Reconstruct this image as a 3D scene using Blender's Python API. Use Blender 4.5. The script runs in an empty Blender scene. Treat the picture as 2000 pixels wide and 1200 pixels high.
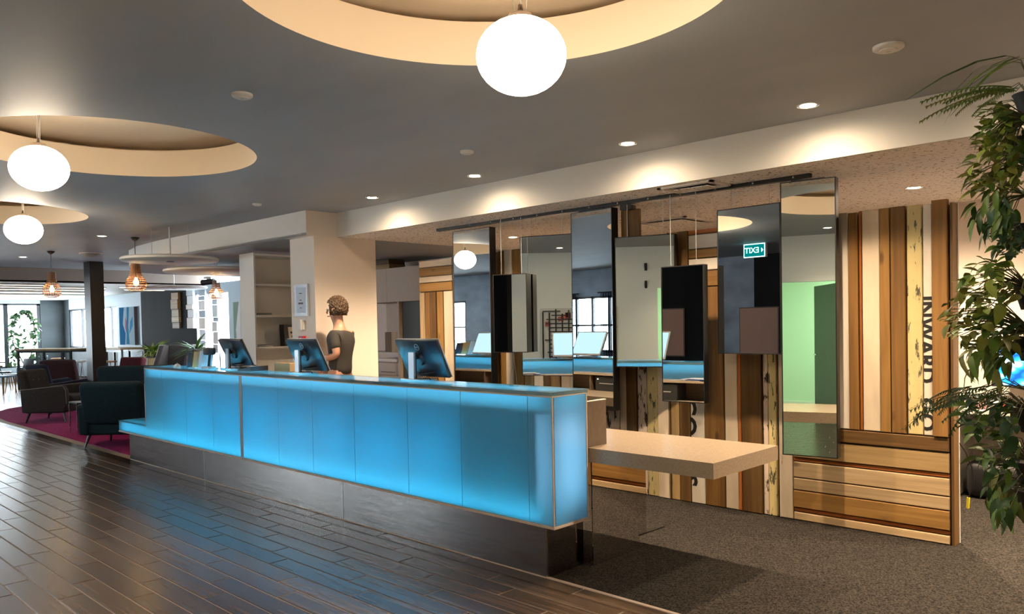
import bpy, bmesh, math, random
from mathutils import Vector, Matrix
random.seed(7)
C = bpy.context.scene
COL = C.collection
PI = math.pi
# ------------------------------------------------------------------ camera
YAW, PITCH, ROLL, FPX, CYP = math.radians(-44.2496), math.radians(-1.34096), math.radians(1.12066), 1531.325, 665.893
EYE = Vector((0, 0, 1.5))
_f = Vector((math.sin(YAW)*math.cos(PITCH), math.cos(YAW)*math.cos(PITCH), math.sin(PITCH)))
_r = Vector((math.cos(YAW), -math.sin(YAW), 0)); _d = _f.cross(_r)
R_ = math.cos(ROLL)*_r + math.sin(ROLL)*_d
D_ = -math.sin(ROLL)*_r + math.cos(ROLL)*_d
cam = bpy.data.cameras.new('camera'); cam.sensor_fit = 'HORIZONTAL'; cam.sensor_width = 36
cam.lens = 36*FPX/2000; cam.shift_y = (CYP-600)/2000; cam.clip_start = .05; cam.clip_end = 200
co = bpy.data.objects.new('camera', cam); COL.objects.link(co)
M4 = Matrix.Identity(4)
for i, v in enumerate((R_, -D_, -_f)):
    for j in range(3): M4[j][i] = v[j]
M4.translation = EYE
co.matrix_world = M4
C.camera = co
def ray(x, y): return R_*((x-1000)/FPX) + D_*((y-CYP)/FPX) + _f
def gp(x, y, z=0.):
    d = ray(x, y); return EYE + d*((z-EYE.z)/d.z)
def yp(x, y, Y):
    d = ray(x, y); return EYE + d*(Y/d.y)
def proj(P):
    v = Vector(P)-EYE; w = v.dot(_f)
    return 1000+FPX*v.dot(R_)/w, CYP+FPX*v.dot(D_)/w, w
# ------------------------------------------------------------------ world, exposure
W = bpy.data.worlds.new('world'); C.world = W; W.use_nodes = True
bg = W.node_tree.nodes['Background']; bg.inputs[0].default_value = (.80, .92, 1, 1); bg.inputs[1].default_value = 10
C.view_settings.view_transform = 'Standard'; C.view_settings.look = 'None'
C.view_settings.gamma = 1; C.view_settings.use_curve_mapping = False
C.view_settings.exposure = 1.05
C.cycles.max_bounces = 9; C.cycles.diffuse_bounces = 4; C.cycles.glossy_bounces = 5
C.cycles.transmission_bounces = 5; C.cycles.transparent_max_bounces = 8
C.cycles.caustics_reflective = False; C.cycles.caustics_refractive = False
C.cycles.sample_clamp_indirect = 4; C.cycles.blur_glossy = .5
WARM = (1, .76, .50); HALO = (1, .80, .58); BLUE = (.015, .56, 1.0); DAY = (.78, .91, 1)
K_SPOT, K_GLOBE, K_DAY = 1.0, 1.0, 1.0
def lamp(name, kind, loc, power, color, rot=(0, 0, 0), **kw):
    l = bpy.data.lights.new(name, kind); l.energy = power; l.color = color
    for k, v in kw.items(): setattr(l, k, v)
    o = bpy.data.objects.new(name, l); COL.objects.link(o); o.location = loc; o.rotation_euler = rot
    return o
# light strips inside the counter's light box (real LED runs behind the acrylic)
def led(x0, x1, y, z, wid, power, rot, col=BLUE):
    return lamp('led_run', 'AREA', ((x0+x1)/2, y, z), power, col, rot, shape='RECTANGLE', size=x1-x0, size_y=wid)
led(-9.5, -3.02, 3.385, .352, .03, 48, (PI+.35, 0, 0), (.07, .68, 1))             # floor of the box, shining up
led(-8.7, -3.0, 3.45, .985, .08, 66, (PI, 0, 0), (.12, .70, 1))               # above the inner shelf, shining up
led(-8.05, -3.78, 3.588, .64, .34, 19, (PI/2, 0, 0), (0, .60, 1))          # rear array, shining to the front
lamp('led_run', 'AREA', (-3.05, 3.45, .72), .9, (.36, .72, 1), (0, PI/2, 0), shape='RECTANGLE', size=.50, size_y=.22).rotation_euler = (0, -PI/2, 0)
# daylight: portals in the cafe windows guide the sky light in
def portal(loc, sx, sy, rot):
    o = lamp('window_portal', 'AREA', loc, 1, (1, 1, 1), rot, shape='RECTANGLE', size=sx, size_y=sy); o.data.cycles.is_portal = True
portal((-25.3, 3.9, 1.4), 6.2, 2.3, (0, -PI/2, 0))
portal((-22.6, 8.1, 1.3), 6.0, 2.0, (-PI/2, 0, 0))
portal((-15.9, 8.1, 1.3), 3.4, 2.2, (-PI/2, 0, 0))
# ------------------------------------------------------------------ materials
MATS = {}
def newmat(name):
    m = bpy.data.materials.new(name); m.use_nodes = True
    nt = m.node_tree; nt.nodes.clear()
    out = nt.nodes.new('ShaderNodeOutputMaterial')
    return m, nt, out
def N(nt, t, **kw):
    n = nt.nodes.new(t)
    for k, v in kw.items():
        if k.startswith('i_'): n.inputs[k[2:].replace('_', ' ')].default_value = v
        else: setattr(n, k, v)
    return n
def rgba(c): return (c[0], c[1], c[2], 1)
def srgb(r, g, b):
    f = lambda u: (u/255/12.92) if u <= 10 else ((u/255+.055)/1.055)**2.4
    return (f(r), f(g), f(b))
def coords(nt, scale, rnd=True):
    tc = N(nt, 'ShaderNodeTexCoord'); mp = N(nt, 'ShaderNodeMapping'); mp.inputs['Scale'].default_value = scale
    src = tc.outputs['Object']
    if rnd:
        oi = N(nt, 'ShaderNodeObjectInfo'); mu = N(nt, 'ShaderNodeVectorMath', operation='MULTIPLY_ADD')
        cx = N(nt, 'ShaderNodeCombineXYZ')
        for k in range(3): nt.links.new(oi.outputs['Random'], cx.inputs[k])
        mu.inputs[1].default_value = (37, 51, 23); nt.links.new(cx.outputs[0], mu.inputs[0]); nt.links.new(src, mu.inputs[2]); src = mu.outputs[0]
    nt.links.new(src, mp.inputs['Vector'])
    return mp.outputs[0]
def ramp(nt, fac, stops):
    r = N(nt, 'ShaderNodeValToRGB'); e = r.color_ramp.elements
    while len(e) < len(stops): e.new(.5)
    for k, (p, c) in enumerate(stops): e[k].position = p; e[k].color = rgba(c)
    nt.links.new(fac, r.inputs[0]); return r.outputs[0]
def pbr(name, col, rough=.5, metal=0., var=0., vscale=(6, 6, 6), bump=0., bscale=None, spec=.5, rnd=False, coat=0., emit=None, estr=0., detail=3):
    if name in MATS: return MATS[name]
    m, nt, out = newmat(name)
    p = N(nt, 'ShaderNodeBsdfPrincipled'); nt.links.new(p.outputs[0], out.inputs[0])
    p.inputs['Base Color'].default_value = rgba(col); p.inputs['Roughness'].default_value = rough
    p.inputs['Metallic'].default_value = metal; p.inputs['Specular IOR Level'].default_value = spec
    p.inputs['Coat Weight'].default_value = coat
    if emit: p.inputs['Emission Color'].default_value = rgba(emit); p.inputs['Emission Strength'].default_value = estr
    if var:
        n = N(nt, 'ShaderNodeTexNoise'); n.inputs['Scale'].default_value = 1; n.inputs['Detail'].default_value = detail
        nt.links.new(coords(nt, vscale, rnd), n.inputs['Vector'])
        lo = tuple(c*(1-var) for c in col); hi = tuple(min(1, c*(1+var)) for c in col)
        nt.links.new(ramp(nt, n.outputs['Fac'], [(.3, lo), (.7, hi)]), p.inputs['Base Color'])
    if bump:
        n = N(nt, 'ShaderNodeTexNoise'); n.inputs['Scale'].default_value = 1; n.inputs['Detail'].default_value = 4
        nt.links.new(coords(nt, bscale or vscale, rnd), n.inputs['Vector'])
        b = N(nt, 'ShaderNodeBump'); b.inputs['Strength'].default_value = bump; b.inputs['Distance'].default_value = .01
        nt.links.new(n.outputs['Fac'], b.inputs['Height']); nt.links.new(b.outputs[0], p.inputs['Normal'])
    MATS[name] = m; return m
def wood(name, c1, c2, axis, rough=.55, grain=26, bump=.25, knots=True):
    """timber: grain streaks run along the object's own axis"""
    if name in MATS: return MATS[name]
    m, nt, out = newmat(name)
    p = N(nt, 'ShaderNodeBsdfPrincipled'); nt.links.new(p.outputs[0], out.inputs[0]); p.inputs['Roughness'].default_value = rough
    p.inputs['Specular IOR Level'].default_value = .3
    sc = [grain]*3; sc[axis] = 1.1
    v = coords(nt, sc, True)
    n = N(nt, 'ShaderNodeTexNoise'); n.inputs['Scale'].default_value = 1; n.inputs['Detail'].default_value = 5; n.inputs['Distortion'].default_value = .6
    nt.links.new(v, n.inputs['Vector'])
    col = ramp(nt, n.outputs['Fac'], [(.28, tuple(c*.76 for c in c1)), (.48, c1), (.76, c2)])
    oi = N(nt, 'ShaderNodeObjectInfo'); hs = N(nt, 'ShaderNodeHueSaturation')
    ma = N(nt, 'ShaderNodeMapRange'); ma.inputs['To Min'].default_value = .78; ma.inputs['To Max'].default_value = 1.2
    nt.links.new(oi.outputs['Random'], ma.inputs[0]); nt.links.new(ma.outputs[0], hs.inputs['Value']); nt.links.new(col, hs.inputs['Color'])
    last = hs.outputs[0]
    if knots:
        sk = [5.5]*3; sk[axis] = 2.2
        vo = N(nt, 'ShaderNodeTexVoronoi'); vo.inputs['Scale'].default_value = 1; nt.links.new(coords(nt, sk, True), vo.inputs['Vector'])
        mr = N(nt, 'ShaderNodeMapRange'); mr.inputs['From Min'].default_value = .05; mr.inputs['From Max'].default_value = .13
        mr.inputs['To Min'].default_value = .8; mr.inputs['To Max'].default_value = 0
        nt.links.new(vo.outputs['Distance'], mr.inputs[0])
        mx = N(nt, 'ShaderNodeMix', data_type='RGBA'); nt.links.new(mr.outputs[0], mx.inputs[0]); nt.links.new(last, mx.inputs[6])
        mx.inputs[7].default_value = rgba(tuple(c*.3 for c in c1)); last = mx.outputs[2]
    nt.links.new(last, p.inputs['Base Color'])
    b = N(nt, 'ShaderNodeBump'); b.inputs['Strength'].default_value = bump; b.inputs['Distance'].default_value = .004
    nt.links.new(n.outputs['Fac'], b.inputs['Height']); nt.links.new(b.outputs[0], p.inputs['Normal'])
    MATS[name] = m; return m
def worn(name, paint, under, axis, amount=.42, edge=None):
    """flaking paint over dark old timber"""
    if name in MATS: return MATS[name]
    m, nt, out = newmat(name)
    p = N(nt, 'ShaderNodeBsdfPrincipled'); nt.links.new(p.outputs[0], out.inputs[0]); p.inputs['Roughness'].default_value = .6
    s1 = [28]*3; s1[axis] = 7
    n1 = N(nt, 'ShaderNodeTexNoise'); n1.inputs['Scale'].default_value = 1; n1.inputs['Detail'].default_value = 6; n1.inputs['Roughness'].default_value = .65
    nt.links.new(coords(nt, s1, True), n1.inputs['Vector'])
    mask = ramp(nt, n1.outputs['Fac'], [(amount-.035, (1, 1, 1)), (amount, (0, 0, 0))])
    s2 = [9]*3; s2[axis] = 2
    n2 = N(nt, 'ShaderNodeTexNoise'); n2.inputs['Scale'].default_value = 1; n2.inputs['Detail'].default_value = 4
    nt.links.new(coords(nt, s2, True), n2.inputs['Vector'])
    pc = ramp(nt, n2.outputs['Fac'], [(.3, tuple(c*.8 for c in paint)), (.65, paint)])
    mx = N(nt, 'ShaderNodeMix', data_type='RGBA'); nt.links.new(mask, mx.inputs[0]); nt.links.new(pc, mx.inputs[6]); mx.inputs[7].default_value = rgba(under)
    nt.links.new(mx.outputs[2], p.inputs['Base Color'])
    b = N(nt, 'ShaderNodeBump'); b.inputs['Strength'].default_value = .3; b.inputs['Distance'].default_value = .003; b.invert = True
    nt.links.new(mask, b.inputs['Height']); nt.links.new(b.outputs[0], p.inputs['Normal'])
    MATS[name] = m; return m
def emis(name, col, s):
    if name in MATS: return MATS[name]
    m, nt, out = newmat(name); e = N(nt, 'ShaderNodeEmission'); e.inputs[0].default_value = rgba(col); e.inputs[1].default_value = s
    nt.links.new(e.outputs[0], out.inputs[0]); MATS[name] = m; return m
def acrylic(name, tcol, trans=.72, rough=.25):
    m, nt, out = newmat(name)
    t = N(nt, 'ShaderNodeBsdfTranslucent'); t.inputs[0].default_value = rgba(tcol)
    d = N(nt, 'ShaderNodeBsdfDiffuse'); d.inputs[0].default_value = (.15, .30, .36, 1)
    g = N(nt, 'ShaderNodeBsdfGlossy'); g.inputs[1].default_value = rough
    a = N(nt, 'ShaderNodeMixShader'); a.inputs[0].default_value = 1-trans; nt.links.new(t.outputs[0], a.inputs[1]); nt.links.new(d.outputs[0], a.inputs[2])
    fr = N(nt, 'ShaderNodeFresnel'); fr.inputs[0].default_value = 1.45
    b = N(nt, 'ShaderNodeMixShader'); nt.links.new(fr.outputs[0], b.inputs[0]); nt.links.new(a.outputs[0], b.inputs[1]); nt.links.new(g.outputs[0], b.inputs[2])
    nt.links.new(b.outputs[0], out.inputs[0]); MATS[name] = m; return m
def clear(name, tint=(1, 1, 1), gl=.1, rough=.02):
    m, nt, out = newmat(name)
    t = N(nt, 'ShaderNodeBsdfTransparent'); t.inputs[0].default_value = rgba(tint)
    g = N(nt, 'ShaderNodeBsdfGlossy'); g.inputs[1].default_value = rough
    a = N(nt, 'ShaderNodeMixShader'); a.inputs[0].default_value = gl; nt.links.new(t.outputs[0], a.inputs[1]); nt.links.new(g.outputs[0], a.inputs[2])
    nt.links.new(a.outputs[0], out.inputs[0]); MATS[name] = m; return m
def speckled(name, base, spots, scale, lo, hi, rough=.9, bump=.0):
    m, nt, out = newmat(name)
    p = N(nt, 'ShaderNodeBsdfPrincipled'); nt.links.new(p.outputs[0], out.inputs[0]); p.inputs['Roughness'].default_value = rough
    p.inputs['Specular IOR Level'].default_value = .2
    n = N(nt, 'ShaderNodeTexNoise'); n.inputs['Scale'].default_value = 1; n.inputs['Detail'].default_value = 2
    nt.links.new(coords(nt, scale, False), n.inputs['Vector'])
    nt.links.new(ramp(nt, n.outputs['Fac'], [(lo, spots), (hi, base)]), p.inputs['Base Color'])
    if bump:
        b = N(nt, 'ShaderNodeBump'); b.inputs['Strength'].default_value = bump; b.inputs['Distance'].default_value = .01
        nt.links.new(n.outputs['Fac'], b.inputs['Height']); nt.links.new(b.outputs[0], p.inputs['Normal'])
    MATS[name] = m; return m
m_ceil = pbr('ceiling_paint', (.36, .375, .39), .6, var=.05, vscale=(1.2, 3, 1), spec=.35)
m_white = pbr('white_paint', (.78, .75, .70), .6)
m_soffit = pbr('soffit_paint', (.74, .70, .64), .65)
m_dome = pbr('recess_paint', (.76, .64, .49), .7)
m_pale = pbr('pale_wall_paint', (.74, .80, .77), .6)
m_warmwall = pbr('warm_wall_paint', (.80, .70, .61), .6)
m_blueplaster = pbr('dark_plaster', (.19, .25, .34), .35, var=.45, vscale=(1.3, 1.3, 2), bump=.15, bscale=(9, 9, 9), detail=6)
m_darkwall = pbr('charcoal_wall', (.008, .008, .009), .8, var=.3, vscale=(5, 5, .6), spec=.2)
m_greywall = pbr('grey_wall', (.055, .07, .08), .6, var=.25, vscale=(1, 1, 2))
m_coolwall = pbr('cool_wall_paint', (.48, .58, .64), .6)
m_speckceil = speckled('speckled_acoustic_tile', (.98, .92, .86), (.30, .225, .165), (38, 38, 38), .35, .39, .9, .1)
m_carpet = speckled('charcoal_carpet', (.070, .059, .051), (.005, .0045, .004), (100, 100, 100), .36, .72, 1, .6)
m_rug = pbr('magenta_carpet', (.23, .012, .085), 1, var=.3, vscale=(55, 55, 55), bump=.4, bscale=(120, 120, 120), spec=.1)
m_grout = pbr('grout', (.22, .165, .12), .7)
m_tile = wood('wood_look_tile', (.062, .041, .029), (.122, .085, .063), 0, rough=.26, grain=30, bump=.2, knots=False)
m_black = pbr('black_metal', (.006, .006, .007), .35)
m_blackmat = pbr('black_plastic', (.012, .012, .014), .5)
m_mirror = pbr('mirror_glass', (.86, .90, .90), .0, 1.)
m_smoke = pbr('dark_mirror', (.30, .28, .27), .04, 1.)
m_steel = pbr('brushed_steel', (.62, .57, .54), .22, 1., var=.15, vscale=(3, 60, 60))
m_silver = pbr('silver_plastic', (.55, .56, .58), .3, .6)
m_chrome = pbr('chrome', (.8, .8, .8), .12, 1.)
m_panel = acrylic('lit_acrylic', (.80, .93, 1.0), .74, .2)
m_top = acrylic('lit_acrylic_top', (.80, .93, 1.0), .62, .08)
m_edge = pbr('acrylic_edge', (.62, .50, .42), .35)
m_inner = pbr('box_lining', (.36, .42, .46), .6)
m_stone = speckled('beige_stone', (.39, .305, .225), (.31, .24, .175), (130, 130, 130), .3, .6, .22)
m_brownlam = pbr('brown_laminate', (.115, .082, .06), .45, var=.15, vscale=(2, 30, 30))
m_globe = emis('opal_glass_lit', (1, .81, .59), 15)
m_down = emis('downlight_lens', (1, .86, .66), 30)
m_strip = emis('strip_light', (1, .80, .62), 2.2)
m_bulb = emis('warm_bulb', (1, .62, .22), 60)
m_cane = pbr('cane', (.20, .085, .025), .5, var=.3, vscale=(40, 40, 40))
m_glass = clear('window_glass', (1, 1, 1), .06)
m_clear = clear('clear_acrylic', (.93, .97, .98), .14, .03)
m_paper = pbr('paper', (.82, .82, .80), .7)
m_leaf = {k: pbr('leaf_'+k, c, .42, var=.35, vscale=(14, 14, 14), spec=.45) for k, c in dict(light=(.34, .44, .07), mid=(.15, .26, .045), dark=(.040, .105, .028), olive=(.26, .27, .06), blue=(.065, .14, .08)).items()}
m_stem = pbr('stem', (.08, .09, .03), .6)
AX = {'v': 2, 'h': 0}
def WD(kind, o):
    a = AX[o]
    return {'brown': lambda: wood('timber_brown_'+o, (.235, .118, .036), (.33, .175, .055), a),
            'dark': lambda: wood('timber_dark_'+o, (.145, .076, .026), (.21, .112, .040), a),
            'tan': lambda: wood('timber_tan_'+o, (.36, .235, .105), (.46, .315, .15), a),
            'honey': lambda: wood('timber_honey_'+o, (.33, .172, .050), (.42, .235, .075), a),
            'pale': lambda: wood('timber_pale_'+o, (.62, .43, .24), (.74, .56, .34), a, bump=.12),
            'cream': lambda: worn('paint_cream_'+o, (.86, .70, .52), (.45, .22, .08), a, .31),
            'white': lambda: worn('paint_white_'+o, (.90, .80, .68), (.40, .25, .15), a, .265),
            'orange': lambda: wood('timber_orange_'+o, (.42, .13, .03), (.55, .20, .05), a),
            'mottle': lambda: worn('paint_mottled_'+o, (.80, .64, .52), (.05, .03, .02), a, .46),
            'yellow': lambda: worn('paint_yellow_'+o, (.74, .60, .28), (.09, .08, .05), a, .44)}[kind]()
# ------------------------------------------------------------------ mesh helpers
class MB:
    def __init__(s): s.v = []; s.f = []; s.sm = []
    def add(s, vs, fs, smooth=False):
        n = len(s.v); s.v += [tuple(v) for v in vs]; s.f += [tuple(i+n for i in f) for f in fs]; s.sm += [smooth]*len(fs); return s
    def box(s, x0, x1, y0, y1, z0, z1, m=None):
        vs = [Vector((x, y, z)) for z in (z0, z1) for y in (y0, y1) for x in (x0, x1)]
        if m is not None: vs = [m @ v for v in vs]
        return s.add(vs, [(0, 2, 3, 1), (4, 5, 7, 6), (0, 1, 5, 4), (2, 6, 7, 3), (0, 4, 6, 2), (1, 3, 7, 5)])
    def rbox(s, x0, x1, y0, y1, z0, z1, r, m=None, seg=3):
        """box with rounded vertical-profile edges (rounded in all axes by a superellipse grid)"""
        bm = bmesh.new(); bmesh.ops.create_cube(bm, size=1)
        for v in bm.verts: v.co = Vector(((x0+x1)/2+v.co.x*(x1-x0), (y0+y1)/2+v.co.y*(y1-y0), (z0+z1)/2+v.co.z*(z1-z0)))
        bmesh.ops.bevel(bm, geom=bm.edges[:], offset=r, segments=seg, affect='EDGES', profile=.5)
        return s.bm(bm, m, True)
    def bm(s, bm, m=None, smooth=False):
        bm.verts.ensure_lookup_table(); bm.verts.index_update()
        vs = [(m @ v.co) if m is not None else v.co.copy() for v in bm.verts]
        fs = [tuple(v.index for v in f.verts) for f in bm.faces]
        bm.free(); return s.add(vs, fs, smooth)
    def lathe(s, prof, n=24, c=(0, 0, 0), cap=True, m=None):
        vs = []; fs = []
        for (r, z) in prof:
            for k in range(n):
                a = 2*PI*k/n; vs.append(Vector((c[0]+r*math.cos(a), c[1]+r*math.sin(a), c[2]+z)))
        if m is not None: vs = [m @ v for v in vs]
        L = len(prof)
        for i in range(L-1):
            for k in range(n):
                fs.append((i*n+k, i*n+(k+1) % n, (i+1)*n+(k+1) % n, (i+1)*n+k))
        s.add(vs, fs, True)
        if cap:
            s.add([vs[k] for k in range(n)][::-1], [tuple(range(n))]); s.add(vs[-n:], [tuple(range(n))])
        return s
    def tube(s, pts, r, n=8, r1=None):
        pts = [Vector(p) for p in pts]; vs = []; fs = []; L = len(pts)
        for i, p in enumerate(pts):
            t = (pts[min(i+1, L-1)]-pts[max(i-1, 0)]).normalized()
            u = t.cross(Vector((0, 0, 1)) if abs(t.z) < .95 else Vector((1, 0, 0))).normalized(); w = t.cross(u)
            rr = r if r1 is None else r+(r1-r)*i/(L-1)
            for k in range(n):
                a = 2*PI*k/n; vs.append(p+u*(rr*math.cos(a))+w*(rr*math.sin(a)))
        for i in range(L-1):
            for k in range(n): fs.append((i*n+k, (i+1)*n+k, (i+1)*n+(k+1) % n, i*n+(k+1) % n))
        s.add(vs, fs, True); s.add(vs[:n], [tuple(range(n))]); s.add(vs[-n:], [tuple(range(n))[::-1]])
        return s
    def prism(s, poly, z0, z1, m=None, smooth=False):
        n = len(poly); vs = [Vector((x, y, z0)) for x, y in poly]+[Vector((x, y, z1)) for x, y in poly]
        if m is not None: vs = [m @ v for v in vs]
        fs = [tuple(range(n))[::-1], tuple(range(n, 2*n))]
        s.add(vs, fs); s.add(vs, [(i, (i+1) % n, n+(i+1) % n, n+i) for i in range(n)], smooth); return s
    def mesh(s, name, mat=None):
        me = bpy.data.meshes.new(name); me.from_pydata(s.v, [], s.f)
        me.polygons.foreach_set('use_smooth', s.sm); me.update()
        bm = bmesh.new(); bm.from_mesh(me); bmesh.ops.remove_doubles(bm, verts=bm.verts, dist=1e-5); bmesh.ops.recalc_face_normals(bm, faces=bm.faces); bm.to_mesh(me); bm.free()
        if any(s.sm): me.set_sharp_from_angle(angle=math.radians(42))
        if mat: me.materials.append(mat)
        return me
    def build(s, name, mat, parent=None, loc=None):
        return ob(name, s.mesh(name, mat), parent, loc)
def ob(name, me, parent=None, loc=None, rot=None):
    o = bpy.data.objects.new(name, me); COL.objects.link(o)
    if loc is not None: o.location = loc
    if rot is not None: o.rotation_euler = rot
    if parent is not None: o.parent = parent
    return o
def tag(o, label=None, cat=None, group=None, kind=None):
    if label: o['label'] = label
    if cat: o['category'] = cat
    if group: o['group'] = group
    if kind: o['kind'] = kind
    return o
def thing(name, label, cat, loc=(0, 0, 0), rz=0., group=None):
    return tag(ob(name, None, None, loc, (0, 0, rz)), label, cat, group)
def struct(o): o['kind'] = 'structure'; return o
def dup(root, loc, rz, label, group=None):
    def cp(o, par):
        c = o.copy(); COL.objects.link(c)
        if par is not None: c.parent = par
        for ch in o.children: cp(ch, c)
        return c
    r = cp(root, None); r.location = loc; r.rotation_euler = (0, 0, rz); r['label'] = label
    if group: r['group'] = group
    return r
def BX(name, mat, x0, x1, y0, y1, z0, z1, parent=None): return MB().box(x0, x1, y0, y1, z0, z1).build(name, mat, parent)
def text_mesh(s, size, depth=.0015, bold=0.):
    cu = bpy.data.curves.new('lettering', 'FONT'); cu.body = s; cu.size = size; cu.extrude = depth; cu.align_x = 'CENTER'; cu.align_y = 'CENTER'
    cu.resolution_u = 3; cu.offset = size*bold
    o = bpy.data.objects.new('lettering', cu); COL.objects.link(o); bpy.context.view_layer.update()
    me = bpy.data.meshes.new_from_object(o.evaluated_get(bpy.context.evaluated_depsgraph_get()))
    bpy.data.objects.remove(o); bpy.data.curves.remove(cu); me.name = 'lettering'
    return me
# ================================================================== SETTING
ZC, ZL, YS, YD, YB, YP = 2.747, 2.48, 4.90, 3.385, 7.85, 5.58
XE = -27.3
def X(px, Y=YB, py=620): return yp(px, py, Y).x
# --- floor: mortar bed with wood-look tiles
floor = struct(BX('floor', m_grout, XE-.2, 4.1, -4.2, 8.1, -.12, -.003))
TL, TH, TG = .90, .14, .0055
def tile_mb(x, y, w=TL, dz=0.):
    c = .003; a, b, e, g = x+TG/2, x+w-TG/2, y+TG/2, y+TH-TG/2
    z1 = -.0002+dz; z0 = -.004
    vs = [(a, e, z0), (b, e, z0), (b, g, z0), (a, g, z0), (a+c, e+c, z1), (b-c, e+c, z1), (b-c, g-c, z1), (a+c, g-c, z1)]
    return vs, [(4, 5, 6, 7), (0, 1, 5, 4), (1, 2, 6, 5), (2, 3, 7, 6), (3, 0, 4, 7)]
cells = []
row = 0; y = -2.46
while y < YB:
    off = (row % 3)*TL/3+(.07 if row % 2 else 0)
    x = XE-off
    while x < 4:
        cx, cy = x+TL/2, y+TH/2
        if not ((cx > -9.45 and cy > YD) or (-17.3 < cx < -9.4 and cy > 4.3 and cy < 6.9)):
            vis = False
            if cy > .6:
                u, v, w = proj((cx, cy, 0))
                vis = w > .3 and -120 < u < 2050 and v < 1290
                d = w
            cells.append((d if vis else 1e3+random.random(), x, y))
        x += TL
    y += TH; row += 1
cells.sort()
tme = None
v0, f0 = tile_mb(-TL/2, -TH/2)
tme = MB().add(v0, f0).mesh('tile', m_tile)
for d, x, y in cells[:290]:
    ob('tile', tme, floor, (x+TL/2, min(y+TH/2, YD-TH/2+.0), 0))
rest = MB()
for d, x, y in cells[290:]: rest.add(*tile_mb(x, y))
tag(rest.build('tile_field', m_tile, floor), kind='stuff')
# --- carpets
cp = BX('carpet', m_carpet, -9.50, 4.0, 3.40, 7.72, -.003, .004)
tag(cp, 'charcoal speckled carpet laid behind and beside the reception counter', 'carpet')
struct(BX('trim_1', m_edge, -9.5, 4.0, YD-.006, 3.402, -.003, .005))
rug_p = [(-9.52, 3.49), (-15.3, 3.49), (-16.4, 3.56), (-17.2, 3.76), (-17.75, 4.06), (-18.05, 4.4), (-18.2, 4.9), (-18.1, 5.6), (-17.6, 6.3), (-16.8, 6.8), (-15.6, 7.1), (-9.52, 7.1)]
tag(MB().prism(rug_p, -.003, .006).build('rug', m_rug), 'magenta rug with a rounded end under the lounge armchairs', 'rug')
# --- main ceiling with three round recesses
DOMES = [(-2.06, 2.02), (-5.80, 2.02), (-9.62, 2.06)]; DR = .945
path = [(-7.454, 4.52), (-11.2, 4.46), (-12.2, 4.52), (-12.9, 4.66), (-13.5, 4.88), (-13.95, 5.2), (-14.2, 5.7), (-14.25, 6.4), (-14.25, YB)]
outer = [(4.0, -2.6), (4.0, YS), (-7.454, YS)]+path+[(-17.3, YB), (-17.3, -2.6)]
bm = bmesh.new()
def loop(pts, z):
    vs = [bm.verts.new((a, b, z)) for a, b in pts]
    return [bm.edges.new((vs[i], vs[(i+1) % len(vs)])) for i in range(len(vs))]
eds = loop(outer, ZC)
for cx, cy in DOMES: eds += loop([(cx+DR*math.cos(2*PI*k/96), cy+DR*math.sin(2*PI*k/96)) for k in range(96)], ZC)
bmesh.ops.triangle_fill(bm, edges=eds, use_beauty=True)
me = bpy.data.meshes.new('ceiling'); bm.to_mesh(me); bm.free(); me.materials.append(m_ceil)
ceil = struct(ob('ceiling', me))
for cx, cy in DOMES:
    n = 96; mb = MB(); rings = [(DR, ZC), (DR, ZC+.21), (DR+.30, ZC+.212), (DR+.30, ZC+.285)]
    mb.lathe([(r, z) for r, z in rings], n, (cx, cy, 0), cap=False)
    mb.build('ceiling_recess', m_dome, ceil)
    MB().lathe([(DR+.31, ZC+.285), (DR+.31, ZC+.30)], n, (cx, cy, 0)).build('recess_top', m_dome, ceil)
# lower ceilings
cl = struct(BX('ceiling', m_speckceil, -7.454, 4.0, YS+.001, 7.75, ZL, ZL+.03))
low = path+[(-7.454, YB)]
struct(MB().prism(low, ZL, ZL+.03).build('ceiling', m_ceil))
struct(BX('ceiling', m_white, XE, -17.3, -2.6, YB, 2.47, 2.5))
# bulkheads
struct(BX('trim_2', m_soffit, -7.454, 4.0, YS, YS+.03, ZL-.001, ZC+.02))
bh = MB()
pv = [Vector((a, b, 0)) for a, b in path]
for i in range(len(pv)-1):
    a, b = pv[i], pv[i+1]
    bh.add([(a.x, a.y, ZL-.001), (b.x, b.y, ZL-.001), (b.x, b.y, ZC+.02), (a.x, a.y, ZC+.02)], [(0, 1, 2, 3)], True)
bo = struct(bh.build('trim_3', m_soffit))
struct(BX('trim_4', pbr('brown_fascia', (.20, .15, .12), .6), -17.33, -17.3, -2.6, YB, 2.46, ZC+.02))
# white pier and its head
struct(BX('wall_pier', m_warmwall, -7.95, -7.454, 4.609, 5.42, -.003, ZL+.001))
struct(BX('trim_5', m_warmwall, -7.9, -7.452, 4.52, YS+.001, ZL-.001, ZC+.01))
# black steel post of the lounge
struct(BX('trim_6', m_black, -15.60, -15.28, 4.84, 5.07, .004, ZC+.001))
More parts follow.
